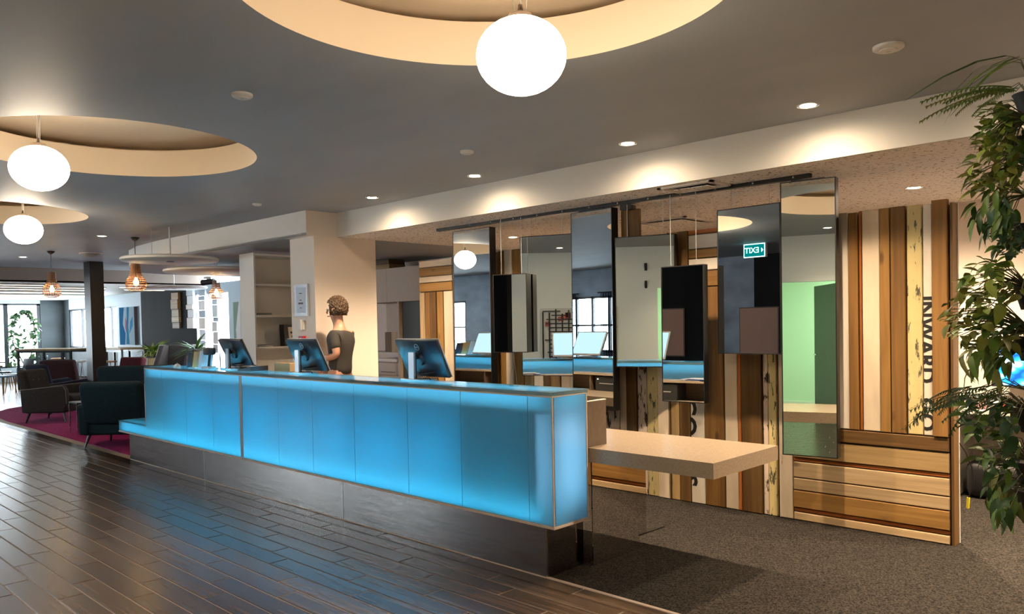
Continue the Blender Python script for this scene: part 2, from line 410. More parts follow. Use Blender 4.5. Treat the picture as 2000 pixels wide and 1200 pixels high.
# --- walls
struct(BX('wall_back', m_warmwall, -13.0, 4.0, 7.70, 7.78, -.003, ZL+.03))
struct(BX('wall_right', m_warmwall, 4.0, 4.08, -4.1, 7.8, -.003, 3.2))
struct(BX('wall_middle', m_warmwall, -13.05, -12.97, 7.0, 7.9, -.003, ZL+.03))
H2 = 2.5
def wall_seg(px0, px1, mat, z0=-.003, z1=H2): return struct(BX('wall_back', mat, X(px0), X(px1), YB, YB+.1, z0, z1))
wall_seg(118, 135, m_greywall)
wall_seg(135, 228, m_greywall, -.003, .98); wall_seg(135, 228, m_coolwall, 2.16, H2)
wall_seg(228, 276, m_coolwall)
wall_seg(276, 381, m_darkwall)
wall_seg(381, 447, m_coolwall, -.003, .55); wall_seg(381, 447, m_coolwall, 2.32, H2)
struct(BX('wall_back', m_coolwall, X(447), -12.99, YB, YB+.1, -.003, H2))
m_mull = pbr('window_frame_dark', (.03, .035, .045), .4)
m_mullw = pbr('window_frame_pale', (.5, .55, .6), .4)
wn = [0]
def window_y(pxs, z0, z1, mat):
    """window in the back wall; pxs lists the mullion lines"""
    wn[0] += 1
    xs = [X(p) for p in pxs]; y0, y1 = YB+.02, YB+.08
    w = MB().box(xs[0], xs[-1], y0, y1, z0, z0+.05).box(xs[0], xs[-1], y0, y1, z1-.05, z1)
    fr = struct(w.build('window_%d' % wn[0], mat))
    for x in xs: BX('mullion', mat, x-.035, x+.035, y0, y1, z0, z1, fr)
    for a, b in zip(xs, xs[1:]): BX('pane', m_glass, a+.035, b-.035, YB+.045, YB+.055, z0+.05, z1-.05, fr)
window_y([135.5, 158, 186, 215, 227.5], .98, 2.16, m_mull)
window_y([381.5, 403, 426, 446.5], .55, 2.32, m_mullw)
# end wall with tall windows
wn[0] += 1
we = struct(MB().box(XE-.1, XE, 2.0, 7.2, -.003, .42).box(XE-.1, XE, 2.0, 7.2, 2.36, 2.5).build('wall_left', m_coolwall))
struct(BX('wall_left', m_greywall, XE-.1, XE, 7.2, 7.95, -.003, 2.5)); struct(BX('wall_left', m_greywall, XE-.1, XE, -2.6, 2.0, -.003, 2.5))
wf = struct(MB().box(XE-.08, XE-.02, 2.0, 7.2, .42, .47).box(XE-.08, XE-.02, 2.0, 7.2, 2.31, 2.36).build('window_%d' % wn[0], m_mull))
ys = [2.03, 3.6, 5.0, 6.28, 7.17]
for a in ys: BX('mullion', m_mull, XE-.08, XE-.02, a-.06, a+.06, .42, 2.36, wf)
for a, b in zip(ys, ys[1:]): BX('pane', m_glass, XE-.055, XE-.045, a+.06, b-.06, .47, 2.31, wf)
# --- behind the photographer: what the mirrors show
def opening(mat, x0, x1, yy, wx0, wx1, wz0, wz1, H=ZC+.02, name='wall_front'):
    w = MB().box(x0, wx0, yy-.1, yy, -.003, H).box(wx1, x1, yy-.1, yy, -.003, H).box(wx0, wx1, yy-.1, yy, wz1, H)
    if wz0 > 0: w.box(wx0, wx1, yy-.1, yy, -.003, wz0)
    return struct(w.build(name, mat))
opening(m_blueplaster, XE, -13.5, -2.5, -16.6, -14.1, .9, 2.15); opening(m_blueplaster, -13.5, -7.4, -2.5, -12.9, -10.8, .9, 2.15); struct(BX('wall_front', m_darkwall, -7.4, -5.2, -2.6, -2.5, -.003, ZC+.02))
def window_rear(x0, x1, n):
    wn[0] += 1
    fr = struct(MB().box(x0, x1, -2.58, -2.52, .9, .95).box(x0, x1, -2.58, -2.52, 2.1, 2.15).build('window_%d' % wn[0], m_mull))
    for k in range(n+1): a = x0+.03+(x1-x0-.06)*k/n; BX('mullion', m_mull, a-.03, a+.03, -2.58, -2.52, .9, 2.15, fr)
    for k in range(n):
        a, b = x0+.03+(x1-x0-.06)*k/n, x0+.03+(x1-x0-.06)*(k+1)/n
        BX('pane', m_glass, a+.03, b-.03, -2.555, -2.545, .95, 2.1, fr); BX('glazing_bar', m_mull, a+.03, b-.03, -2.57, -2.53, 1.48, 1.52, fr)
window_rear(-16.6, -14.1, 5); window_rear(-12.9, -10.8, 4)
m_sheer = clear('sheer_cloth', (.42, .46, .50), .0)
for k, (a, b) in enumerate(((-13.0, -12.3), (-11.5, -10.9))):
    t = thing('curtain', 'sheer grey curtain hanging before the rear window reflected in a mirror, %s one' % ('far', 'near')[k], 'curtain', (a, -2.44, .55))
    mb = MB(); n = 40; w_ = b-a
    vs = [(w_*i/n, .03*math.sin(i*1.25), z) for z in (0, 1.66) for i in range(n+1)]
    mb.add(vs, [(i, i+1, n+2+i, n+1+i) for i in range(n)], True).build('cloth', m_sheer, t)
    MB().tube([(-.1, 0, 1.67), (w_+.1, 0, 1.67)], .012, 8).build('rod', m_black, t)
struct(BX('wall_side', m_darkwall, -5.28, -5.2, -2.5, -.95, -.003, ZC+.02))
opening(m_pale, -5.2, 4.0, -.95, -3.32, -2.42, 0, 2.08)
m_green = pbr('green_room_paint', (.66, .78, .62), .7)
struct(BX('wall_far', m_green, -4.0, 2.0, -3.6, -3.5, -.003, 2.75)); struct(BX('wall_far', m_green, -4.1, -4.0, -3.5, -1.05, -.003, 2.75)); struct(BX('wall_far', m_green, 2.0, 2.1, -3.5, -1.05, -.003, 2.75))
struct(BX('ceiling', m_white, -4.1, 2.1, -3.6, -1.05, 2.72, 2.75)); struct(BX('baseboard_far', m_white, -4.0, 2.0, -3.5, -3.485, -.003, .12))
lamp('green_room_light', 'AREA', (-1.4, -2.3, 2.68), 62, (.72, 1, .64), (0, 0, 0), shape='SQUARE', size=.8)
dl = struct(MB().box(0, .9, -.02, .02, .01, 2.05).build('door_1', pbr('dark_door', (.05, .045, .04), .35)))
dl.location = (-2.43, -1.06, 0); dl.rotation_euler = (0, 0, math.radians(-113))
MB().tube([(.82, -.06, 1.0), (.70, -.06, 1.0)], .01).tube([(.82, -.02, 1.0), (.82, -.06, 1.0)], .01).build('door_handle', m_chrome, dl)
# ================================================================== CEILING FITTINGS
def downlight(loc, label, power, lit=True, spot=2.1, blend=.9, r=.045):
    t = thing('downlight', label, 'downlight', loc, 0, 'recessed ceiling downlights')
    MB().lathe([(r+.018, -.006), (r+.02, 0), (r, .004), (r, -.006)], 24, cap=False).build('trim_ring', m_white, t)
    MB().lathe([(.001, -.003), (r, -.003), (r, -.0015), (.001, -.0015)], 24).build('lens', m_down if lit else m_silver, t)
    if power:
        lamp('downlight_beam', 'SPOT', (loc[0], loc[1], loc[2]-.03), power*K_SPOT, WARM, (0, 0, 0), spot_size=spot, spot_blend=blend, shadow_soft_size=.035)
        lamp('downlight_spill', 'SPOT', (loc[0], loc[1], loc[2]-.03), power*.07*K_SPOT, WARM, (0, 0, 0), spot_size=3.0, spot_blend=.6, shadow_soft_size=.035)
for px, py, lb in ((1577, 205, 'lit downlight nearest the hanging plants, by the pale bulkhead'), (1226, 280, 'second lit downlight from the right along the pale bulkhead'),
                   (926, 343, 'third lit downlight from the right along the pale bulkhead'), (729, 386, 'lit downlight above the white pier, leftmost of the bulkhead row')):
    p = gp(px, py, ZC); downlight((p.x, 4.57, ZC), lb, 120)
for px, py, lb in ((199, 461, 'small dim downlight left of the suspended white disc'), (45, 502, 'small dim downlight at far left of the lounge ceiling')):
    p = gp(px, py, ZC); downlight((p.x, p.y, ZC), lb, 25)
for px, py, lb in ((1785, 366, 'lit downlight in the speckled ceiling above the lettered planks'), (1002, 463, 'lit downlight in the speckled ceiling between the two left mirrors')):
    p = gp(px, py, ZL); downlight((p.x, p.y, ZL), lb, 230, spot=2.7)
for k, x in enumerate((-4.3, -2.5, -.7, 1.1)):
    downlight((x, -.15, ZC), 'added unseen downlight brightening the pale wall, %s of its row' % ('first', 'second', 'third', 'fourth')[k], 60)  # added row behind the camera, brightens the reflected pale wall
for k, x in enumerate((-.68, .62, 1.92)): downlight((x, 4.57, ZC), 'added unseen downlight continuing the bulkhead row past the plants, %s from the plants' % ('first', 'second', 'third')[k], 120)  # added out of view to light planks and carpet at the right
for k, x in enumerate((.14, 2.27)): downlight((x, 6.5, ZL), 'added unseen downlight in the speckled ceiling over the office desk, %s from the partition' % ('first', 'second')[k], 230, spot=2.7)  # extra fittings outside the frame, added to brighten the back wall and ceiling
def globe(px, py, dist, label, dome):
    P = EYE+ray(px, py)*dist
    t = thing('globe_pendant', label, 'pendant light', P, 0, 'opal globe pendants')
    a, b = .172, .144
    MB().lathe([(max(.002, a*math.cos(u)), b*math.sin(u)) for u in [(-PI/2)+PI*k/20 for k in range(21)]], 40).build('globe', m_globe, t)
    MB().lathe([(.05, b-.008), (.045, b+.012), (.012, b+.02), (.008, b+.05)], 16).build('cap', m_brownlam, t)
    mb = MB()
    for dx in (-.05, 0, .05): mb.tube([(dx*.6, 0, b+.01), (dx, 0, ZC+.285-P.z)], .0018 if dx else .003, 5)
    mb.build('cord', m_silver, t)
    return P
globe(1018, 110, 2.99, 'large glowing globe pendant hanging below the nearest round recess', 0)
globe(77, 329, 5.05, 'glowing globe pendant below the middle round recess, upper of the two at left', 1)
globe(46, 449, 7.9, 'small glowing globe pendant below the farthest round recess at left', 2)
def detector(px, py, r, label, z=ZC):
    p = gp(px, py, z); t = thing('smoke_detector', label, 'detector', (p.x, p.y, z))
    MB().lathe([(r, 0), (r, -.012), (r*.86, -.018), (r*.6, -.019)], 28, cap=False).build('base', m_white, t)
    MB().lathe([(r*.62, -.012), (r*.58, -.024), (r*.2, -.026), (.002, -.026)], 24, cap=False).build('sensor_head', m_white, t)
    MB().lathe([(r*.2, -.0262), (.002, -.028)], 12).build('indicator', m_silver, t)
detector(1735, 90, .068, 'round white smoke detector in the ceiling at upper right')
detector(473, 184, .055, 'round white detector between the two left round recesses')
detector(912, 295, .050, 'flat white sprinkler cover near the third downlight')
detector(502, 398, .045, 'tiny flat sprinkler cover on the blue tinted ceiling left of the pier')
p = gp(177, 495, ZC)
t = thing('ceiling_speaker', 'shallow round ceiling speaker above the black post', 'speaker', (p.x, p.y, ZC))
MB().lathe([(.16, 0), (.15, -.015), (.10, -.05), (.02, -.06)], 28).build('grille', pbr('speaker_grey', (.3, .28, .26), .6), t)
MB().lathe([(.17, 0), (.17, -.008), (.15, -.01)], 28, cap=False).build('rim', m_white, t)
def disc(cx, cy, z, r, label, rods):
    t = thing('suspended_disc', label, 'ceiling disc', (cx, cy, z), 0, 'suspended round acoustic discs')
    MB().lathe([(.002, 0), (r-.02, 0), (r, .012), (r, .035), (r-.02, .048), (.002, .048)], 48, cap=False).build('panel', m_white, t)
    MB().lathe([(.002, -.004), (.045, -.004), (.045, 0)], 20, cap=False).build('bolt_cap', m_blackmat, t)
    top = ZC if cy < 4.45 else (ZL if cx > -14.2 else ZC)
    mb = MB()
    for dx, dy, rr in rods: mb.tube([(dx, dy, .04), (dx, dy, top-z)], rr, 8)
    mb.build('hanging_rod', m_silver, t)
disc(-9.68, 3.98, 2.325, .56, 'white suspended disc hanging in front of the curved bulkhead', [(0, 0, .011), (-.3, -.1, .002), (.3, .1, .002)])
disc(-11.35, 5.35, 2.33, .74, 'white suspended disc behind the first, beside the bookshelf top', [(0, 0, .008)])
disc(-15.55, 6.45, 2.29, .62, 'low white suspended disc hanging before the charcoal wall', [(0, 0, .008)])
def wicker(P, w, h, ztop, label):
    """bottle shaped cane pendant, P = centre of its bottom"""
    t = thing('cane_pendant', label, 'pendant light', P, 0, 'cane bottle pendants')
    prof = [(.16, 0), (.33, .035), (.46, .13), (.5, .27), (.45, .41), (.32, .53), (.255, .63), (.225, .8), (.21, 1.0)]
    pr = [(r*w, z*h) for r, z in prof]
    def rad(z):
        for (r0, z0), (r1, z1) in zip(pr, pr[1:]):
            if z0 <= z <= z1: return r0+(r1-r0)*(z-z0)/(z1-z0)
        return pr[-1][0]
    mb = MB(); n = 22
    for k in range(n):
        a = 2*PI*k/n
        mb.tube([(r*math.cos(a), r*math.sin(a), z) for r, z in pr], .0030, 4)
    mb.build('rib', m_cane, t)
    mb = MB(); z = 0
    while z <= h:
        r = rad(z); mb.lathe([(r-.004, z), (r+.003, z), (r+.003, z+.007), (r-.004, z+.007)], 22, cap=False); z += .030 if z < .62*h else .016
    mb.build('hoop', m_cane, t)
    MB().lathe([(.002, 0), (.03, .02), (.034, .05), (.015, .09), (.012, .11)], 14, (0, 0, .20*h)).build('bulb', m_bulb, t)
    MB().tube([(0, 0, .20*h+.1), (0, 0, ztop-P[2]-.03)], .005, 6).build('cord', m_black, t)
    MB().lathe([(.012, -.05), (.055, -.02), (.06, 0)], 18, (0, 0, ztop-P[2])).build('canopy', m_black, t)
    lamp('cane_glow', 'POINT', (P[0], P[1], P[2]+.28*h), 15, (1, .55, .2), shadow_soft_size=.03)
p = gp(99, 491, ZC); wicker((p.x, p.y, 2.03), .262, .385, ZC, 'cane bottle pendant hanging left of the black post')
p = gp(263, 464, ZC); wicker((p.x, p.y, 2.02), .262, .37, ZC, 'cane bottle pendant hanging below the first white disc')
p = gp(421, 522, ZL); wicker((p.x, p.y, 1.95), .250, .32, ZL, 'cane bottle pendant hanging left of the bookshelf')
mb = None
for k, (x, ya, yb) in enumerate(((-18.0, 2.0, 5.0), (-18.9, 3.2, 6.3), (-19.9, 3.8, 6.6), (-21.2, 2.5, 7.0), (-22.8, 3.0, 7.4), (-18.3, 6.4, 7.7), (-19.4, 6.9, 7.8))):
    t = thing('strip_light', 'slim linear strip light in the cafe ceiling, '+('first from the brown fascia', 'second from the brown fascia', 'third from the brown fascia', 'fourth from the brown fascia', 'farthest from the fascia', 'short one right of the black post', 'short one above the blue painting')[k], 'strip light', (x, 0, 2.47), 0, 'linear strip lights in the cafe ceiling')
    BX('housing', m_silver, -.03, .03, ya-.02, yb+.02, -.03, 0, t); BX('diffuser', m_strip, -.022, .022, ya, yb, -.036, -.028, t)
def vent(cx, cy, sx, sy, label):
    t = thing('ceiling_vent', label, 'vent', (cx, cy, ZL))
    MB().box(-sx/2, sx/2, -sy/2, -sy/2+.03, -.012, 0).box(-sx/2, sx/2, sy/2-.03, sy/2, -.012, 0).box(-sx/2, -sx/2+.03, -sy/2, sy/2, -.012, 0).box(sx/2-.03, sx/2, -sy/2, sy/2, -.012, 0).build('frame', m_white, t)
    BX('backing', m_blackmat, -sx/2+.03, sx/2-.03, -sy/2+.03, sy/2-.03, -.003, -.001, t)
    BX('face_plate', m_speckceil, -sx/2+.09, sx/2-.09, -sy/2+.09, sy/2-.09, -.02, -.014, t)
    for k in range(3):
        i = .035+.02*k
        for s in (-1, 1):
            BX('slat', m_white, -sx/2+i, sx/2-i, s*(sy/2-i)-.002, s*(sy/2-i)+.002, -.007, -.003, t)
            BX('slat', m_white, s*(sx/2-i)-.002, s*(sx/2-i)+.002, -sy/2+i, sy/2-i, -.007, -.003, t)
vent(-3.08, 5.13, .46, .30, 'square ceiling vent above the middle mirrors beside the mirror track')
vent(-4.32, 6.82, .60, .60, 'square ceiling vent in the speckled ceiling behind the partition')
p = gp(1488, 466, 2.3)
# camera dome and exit sign that the right mirror reflects
t = thing('exit_sign', 'lit green EXIT sign hanging from the ceiling, seen in the mirror', 'sign', (-6.35, -.80, 2.64))
BX('case', m_white, -.19, .19, -.03, .03, -.11, .11, t)
BX('face', emis('exit_green', (.0, .16, .16), .8), -.175, .175, .031, .033, -.095, .095, t)
tx = ob('lettering', text_mesh('EXIT', .125, .0015, .008), t, (-.04, .036, 0), (PI/2, 0, PI)); tx.data.materials.append(emis('exit_white', (.5, 1, .95), 1.6))
MB().box(-.188, .188, .031, .0345, .094, .108).box(-.188, .188, .031, .0345, -.108, -.094).box(-.188, -.176, .031, .0345, -.094, .094).box(.176, .188, .031, .0345, -.094, .094).build('border', MATS['exit_white'], t)
MB().prism([(.16, 0), (.125, .035), (.125, -.035)], .034, .036, Matrix.Rotation(PI/2, 4, 'X') @ Matrix.Scale(-1, 4, (0, 0, 1))).build('arrow', MATS['exit_white'], t)
BX('bracket', m_blackmat, -.02, .02, -.02, .02, .11, ZC-2.60, t)
# ================================================================== RECEPTION COUNTER
desk = thing('reception_counter', 'long blue backlit acrylic reception counter on a steel plinth', 'counter', (0, 0, 0))
XL, XM, XR = -9.60, -8.79, -2.91
Y0, Y1 = 3.30, 3.605
zb, zs, zt = .330, .455, 1.10
seams = [XM, -8.33, -7.75, -7.16, -6.60, -5.95, -5.42, -4.85, -4.22, -3.68, -3.10, XR]
th = .008
for a, b in zip(seams, seams[1:]):
    g0 = .026 if abs(a+6.60) < .01 else .0012
    g1 = .026 if abs(b+6.60) < .01 else .0012
    BX('front_panel', m_panel, a+g0, b-g1, Y0, Y0+th, zb+.012, zt-.024, desk)
BX('joint_strip', pbr('joint_grey', (.30, .34, .36), .4), -6.626, -6.574, Y0-.0015, Y0+th, zb+.012, zt-.024, desk)
BX('end_panel', m_panel, XR-th, XR, Y0+th+.004, Y1, zb+.012, zt-.024, desk)
BX('end_panel', m_panel, XM, XM+th, Y0+th, Y1, zs, zt-.024, desk)
BX('counter_top', m_top, XM-.002, XR+.002, Y0-.003, Y1+.01, zt-.024, zt, desk)
BX('ledge_front', m_panel, XL, XM, Y0, Y0+th, zb+.012, zs-.008, desk)
BX('ledge_top', m_top, XL, XM, Y0-.002, Y1, zs-.008, zs, desk)
BX('ledge_end', m_panel, XL, XL+th, Y0+th, Y1, zb+.012, zs-.008, desk)
BX('floor_panel', m_inner, XL, XR, Y0, Y1, zb, zb+.012, desk)
BX('rear_panel', m_inner, XL, XR-th, Y1-.008, Y1, zb+.012, .86, desk)
BX('rear_panel', m_panel, XM, XR, Y1+.001, Y1+.008, .86, zt-.024, desk)
BX('inner_shelf', m_inner, XM+th, XR-.06, Y0+.02, Y1-.01, .972, .980, desk)
for s in seams[1:-1]:
    BX('inner_rib', m_inner, s-.004, s+.004, Y0+.03, Y1-.03, zb+.10, .970, desk)
e = .005
for args in ((XR-e, XR+e*.4, Y0-e*.4, Y0+e, zb, zt-.024), (XM-.002, XR+.003, Y0-.005, Y0-.002, zt-.028, zt-.020), (XL, XR+.003, Y0-.004, Y0+.004, zb-.006, zb+.006),
             (XR-.002, XR+.003, Y0, Y1, zb-.006, zb+.006), (XR-.002, XR+.003, Y1-.006, Y1+.002, zb, zt-.022), (XR, XR+.004, Y0, Y1, zt-.027, zt-.021), (XM-.004, XM+.003, Y0-.002, Y0+.004, zs, zt-.024)):
    BX('edge_trim', m_edge, *args, desk)
BX('plinth_core', m_blackmat, -9.50, -3.06, YD+.01, 3.60, .0, zb-.007, desk)
for a, b in ((-9.518, -7.57), (-7.562, -5.148), (-5.14, -3.05)): BX('plinth_panel', m_steel, a, b, YD-.002, YD+.008, .0045, zb-.007, desk)
for a in (-7.566, -5.144): BX('joint_strip', m_silver, a-.0035, a+.0035, YD-.003, YD+.008, .0045, zb-.007, desk)
BX('plinth_end', m_smoke, -3.058, -3.045, YD+.009, 3.72, .0045, zb-.007, desk)
# pigeonhole unit standing on the worktop behind the lit box
sh = thing('pigeonhole_unit', 'brown laminate pigeonhole unit along the staff side of the counter', 'shelf unit', (0, 0, .742))
BX('end_panel', m_brownlam, -2.968, -2.95, 3.62, 3.845, 0, .272, sh); BX('end_panel', m_brownlam, -9.2, -9.18, 3.62, 3.845, 0, .272, sh)
BX('top_board', m_stone, -9.18, -2.969, 3.632, 3.848, .172, .190, sh); BX('back_board', m_brownlam, -9.18, -2.969, 3.62, 3.631, 0, .172, sh); BX('end_cap', m_white, -2.969, -2.949, 3.619, 3.846, .2725, .277, sh)
for k in range(8): BX('divider', m_brownlam, -8.4+.68*k, -8.382+.68*k, 3.632, 3.84, 0, .171, sh)
# stone worktop running behind the counter and out to the right as a table
tb = thing('stone_table', 'beige stone worktop reaching out past the right end of the counter', 'table', (0, 0, 0))
MB().prism([(-9.2, 3.652), (-2.105, 3.652), (-2.105, 4.395), (-9.2, 4.395)], .656, .741).build('tabletop', m_stone, tb)
BX('support_leg', m_brownlam, -9.1, -9.05, 3.7, 4.3, .005, .656, tb); BX('support_leg', m_brownlam, -6.0, -5.95, 3.75, 4.3, .005, .656, tb)
mp = MB(); poly = [(3.73, .0), (4.215, .0), (4.215, .095), (4.295, .095), (4.295, .655), (3.73, .655)]
mp.prism(poly, -2.985, -2.976, Matrix(((0, 0, 1, 0), (1, 0, 0, 0), (0, 1, 0, 0), (0, 0, 0, 1))))
o = mp.build('mirror_support', pbr('mirror_tinted', (.66, .63, .60), .01, 1.), tb); o.location = (0, 0, .0045)
BX('foot_plate', m_black, -2.99, -2.97, 4.215, 4.50, .088, .095, tb)
for x, w, h, c in ((-4.10, .34, .155, m_blackmat), (-5.42, .34, .155, m_blackmat)):
    t = thing('receipt_printer', 'black printer in the pigeonhole unit, %s of the two' % ('right' if x > -5 else 'left'), 'printer', (x, 3.735, .742))
    BX('body', c, -w/2, w/2, -.10, .10, 0, h, t); BX('paper_slot', m_silver, -w/2+.06, w/2-.06, .101, .103, h*.5, h*.56, t); BX('status_light', emis('led_white', (1, 1, 1), 3), -w/2+.03, -w/2+.045, .101, .103, h*.8, h*.86, t)
m_bluep = pbr('blue_paper', (.03, .12, .45), .6)
for x, a, lb in ((-3.75, .2, 'loose blue forms fanned on the pigeonhole top by the printer'), (-4.9, -.15, 'loose blue forms fanned on the pigeonhole top at the middle')):
    t = thing('paper_stack', lb, 'papers', (x, 3.74, .9325), a)
    for k in range(5):
        s = MB().box(-.10, .10, -.07, .07, 0, .004).build('sheet', m_bluep if k % 2 else m_paper, t, (random.uniform(-.08, .08), random.uniform(-.02, .02), .0045*k)); s.rotation_euler = (0, 0, random.uniform(-.3, .3))
# ================================================================== THINGS ON THE COUNTER
def monitor(x, label, logo=True):
    t = thing('monitor', label, 'monitor', (x, 3.50, zt+.0005), 0, 'monitors on the counter')
    MB().rbox(-.11, .11, -.03, .13, 0, .012, .004).build('stand_foot', m_silver, t)
    MB().box(-.03, .03, -.016, .0, .008, .20).build('stand_column', m_silver, t)
    MB().box(-.03, .03, -.001, .012, .008, .20).build('stand_spine', m_blackmat, t)
    tilt = Matrix.Translation((.02, .075, .155)) @ Matrix.Rotation(math.radians(25), 4, 'X')
    w, h = .465, .295
    sc = MB().rbox(-w/2, w/2, -.012, .012, -h/2, h/2, .006, tilt).build('case', pbr('monitor_back', (.012, .015, .02), .28), t)
    MB().rbox(-w/2-.003, w/2+.003, .010, .018, -h/2-.003, h/2+.003, .003, tilt).build('bezel', m_silver, t)
    BXm(t, 'screen', emis('screen_glow', (.45, .65, .8), .8), -w/2+.012, w/2-.012, .0185, .0195, -h/2+.015, h/2-.012, tilt)
    MB().tube([tilt @ Vector((-.02, -.03, .0)), tilt @ Vector((-.02, -.005, .0))], .045, 16, .055).build('hinge', m_blackmat, t)
    MB().box(-.035, .01, -.01, .05, .15, .19).build('neck', m_blackmat, t)
    mb = MB()
    for k in range(4): mb.tube([tilt @ Vector((.02+.025*k, -.012, -.10)), (.05+.025*k, .02, .05), (.06+.02*k, .06, .004)], .004, 6)
    mb.build('cable', m_blackmat, t)
    if logo:
        L = tilt @ Matrix.Translation((0, -.0135, .095))
        ring = MB().lathe([(.021, 0), (.025, 0), (.025, .0015), (.021, .0015)], 28, cap=False, m=L @ Matrix.Rotation(PI/2, 4, 'X')).build('emblem', m_silver, t)
        tm = text_mesh('DELL', .0165, .0006); o = ob('emblem_lettering', tm, ring); o.data.materials.append(m_silver)
        o.matrix_local = L @ Matrix.Rotation(PI/2, 4, 'X')
def BXm(par, name, mat, x0, x1, y0, y1, z0, z1, m): return MB().box(x0, x1, y0, y1, z0, z1, m).build(name, mat, par)
monitor(-4.40, 'monitor with silver stand seen from behind, nearest to the mirrors')
monitor(-5.95, 'monitor seen from behind in front of the walking person')
monitor(-7.24, 'monitor seen from behind beside the brochure stand at the far end')
t = thing('phone', 'low black desk phone lying on the counter between two monitors', 'phone', (-6.75, 3.50, zt+.0005), .2)
MB().prism([(-.09, 0), (.09, 0), (.09, .045), (-.09, .018)], -.10, .10, Matrix.Rotation(PI/2, 4, 'X')).build('body', m_blackmat, t)
MB().rbox(-.09, -.045, -.09, .09, .024, .05, .012).build('handset', m_blackmat, t)
for i in range(3):
    for j in range(4): BX('key', m_silver, -.02+.025*i, -.005+.025*i, -.05+.022*j, -.036+.022*j, .03+.004*i, .038+.004*i, t)
t = thing('tissue_box', 'plain tan cardboard box left of the middle monitor', 'box', (-6.55, 3.74, .9325), .1)
MB().rbox(-.12, .12, -.06, .06, 0, .235, .004).build('carton', pbr('cardboard', (.50, .33, .17), .8), t); BX('flap', MATS['cardboard'], -.118, .118, -.002, .002, .235, .239, t)
t = thing('sign_holder', 'small clear acrylic sign holder standing near the right end of the counter', 'sign holder', (-3.40, 3.53, zt+.0005), 2.36)
BX('base', m_clear, -.05, .05, -.03, .05, 0, .004, t)
MB().box(-.05, .05, -.002, .002, 0, .20, Matrix.Rotation(math.radians(-6), 4, 'X')).build('front_sheet', m_clear, t)
MB().box(-.05, .05, -.002, .002, 0, .17, Matrix.Translation((0, .045, .003)) @ Matrix.Rotation(math.radians(9), 4, 'X')).build('rear_sheet', m_clear, t)
t = thing('brochure_stand', 'clear acrylic brochure stand at the far left end of the counter', 'brochure stand', (-7.75, 3.46, zt+.0005), 0)
BX('base', m_clear, -.22, .24, -.09, .09, 0, .006, t)
tl = Matrix.Rotation(math.radians(20), 4, 'Y')
for k in range(4):
    x = -.20+.13*k
    MB().box(-.003, .003, -.085, .085, 0, .20, Matrix.Translation((x, 0, .006)) @ tl).build('divider', m_clear, t)
for k, c, lb in ((0, (.05, .05, .06), 'dark leaflet leaning in the brochure stand'), (1, (.62, .28, .08), 'orange leaflet leaning in the brochure stand'), (2, (.75, .75, .78), 'white leaflet leaning in the brochure stand')):
    l = MB().box(-.004, .004, -.07, .07, 0, .16+.01*k, Matrix.Translation((-7.92+.13*k, 3.46, zt+.009)) @ tl).build('leaflet', pbr('leaflet_%d' % k, c, .5))
    tag(l, lb, 'leaflet', 'leaflets in the brochure stand')
t = thing('desk_fan', 'small black and white desk gadget by the far monitor', 'gadget', (-7.44, 3.40, zt+.0005), .3)
MB().rbox(-.05, .05, -.05, .05, 0, .03, .008).build('foot', m_paper, t); MB().tube([(0, 0, .03), (.02, 0, .15)], .012, 8).build('post', m_blackmat, t); MB().rbox(-.035, .065, -.04, .04, .14, .21, .015).build('head', m_blackmat, t)
t = thing('counter_bell', 'small round white counter bell by the brochure stand', 'bell', (-8.10, 3.37, zt+.0005))
MB().lathe([(.035, 0), (.033, .02), (.02, .036), (.004, .042)], 16).build('dome', m_paper, t); MB().lathe([(.006, .042), (.006, .05), (.002, .052)], 8).build('button', m_chrome, t)
# ================================================================== TIMBER PARTITION
part = thing('timber_partition', 'tall partition clad in reclaimed timber planks behind the hanging mirrors', 'partition', (0, 0, 0))
BX('core', m_brownlam, -6.84, -1.49, YP+.002, YP+.075, .0045, 2.20, part)
BX('end_board', WD('dark', 'v'), -1.489, -1.474, YP-.03, YP+.075, .0045, 2.21, part); BX('end_strip', m_white, -1.489, -1.470, YP+.075, YP+.09, .0045, 2.215, part)
def plank(x0, x1, z0, z1, kind, proud=0., mat=None):
    o = 'v' if (z1-z0) > (x1-x0) else 'h'
    g = .0022; c = .004
    x0 += g; x1 -= g; z0 += g; z1 -= g
    d = .022+proud+random.uniform(0, .006); cx, cz = (x0+x1)/2, (z0+z1)/2; w, h = (x1-x0)/2, (z1-z0)/2
    vs = [(-w, 0, -h), (w, 0, -h), (w, 0, h), (-w, 0, h), (-w, -d+c, -h), (w, -d+c, -h), (w, -d+c, h), (-w, -d+c, h), (-w+c, -d, -h+c), (w-c, -d, -h+c), (w-c, -d, h-c), (-w+c, -d, h-c)]
    fs = [(0, 1, 2, 3), (8, 11, 10, 9)]
    for a in (0, 4):
        for i in range(4): j = (i+1) % 4; fs.append((a+i, a+4+i, a+4+j, a+j))
    b = MB().add(vs, fs).build('plank', mat or WD(kind, o), part, (cx, YP, cz))
    return b, d
ZT = 2.215
for z0, z1, k in ((2.125, 2.20, 'cream'), (2.025, 2.12, 'honey'), (1.955, 2.022, 'cream'), (1.855, 1.952, 'honey')): plank(-6.84, -6.285, z0, z1, k)
for x0, x1, k in ((-6.84, -6.755, 'pale'), (-6.752, -6.665, 'brown'), (-6.66, -6.55, 'dark'), (-6.545, -6.44, 'honey'), (-6.435, -6.285, 'cream')): plank(x0, x1, .006, 1.85, k, .008 if k == 'dark' else 0)
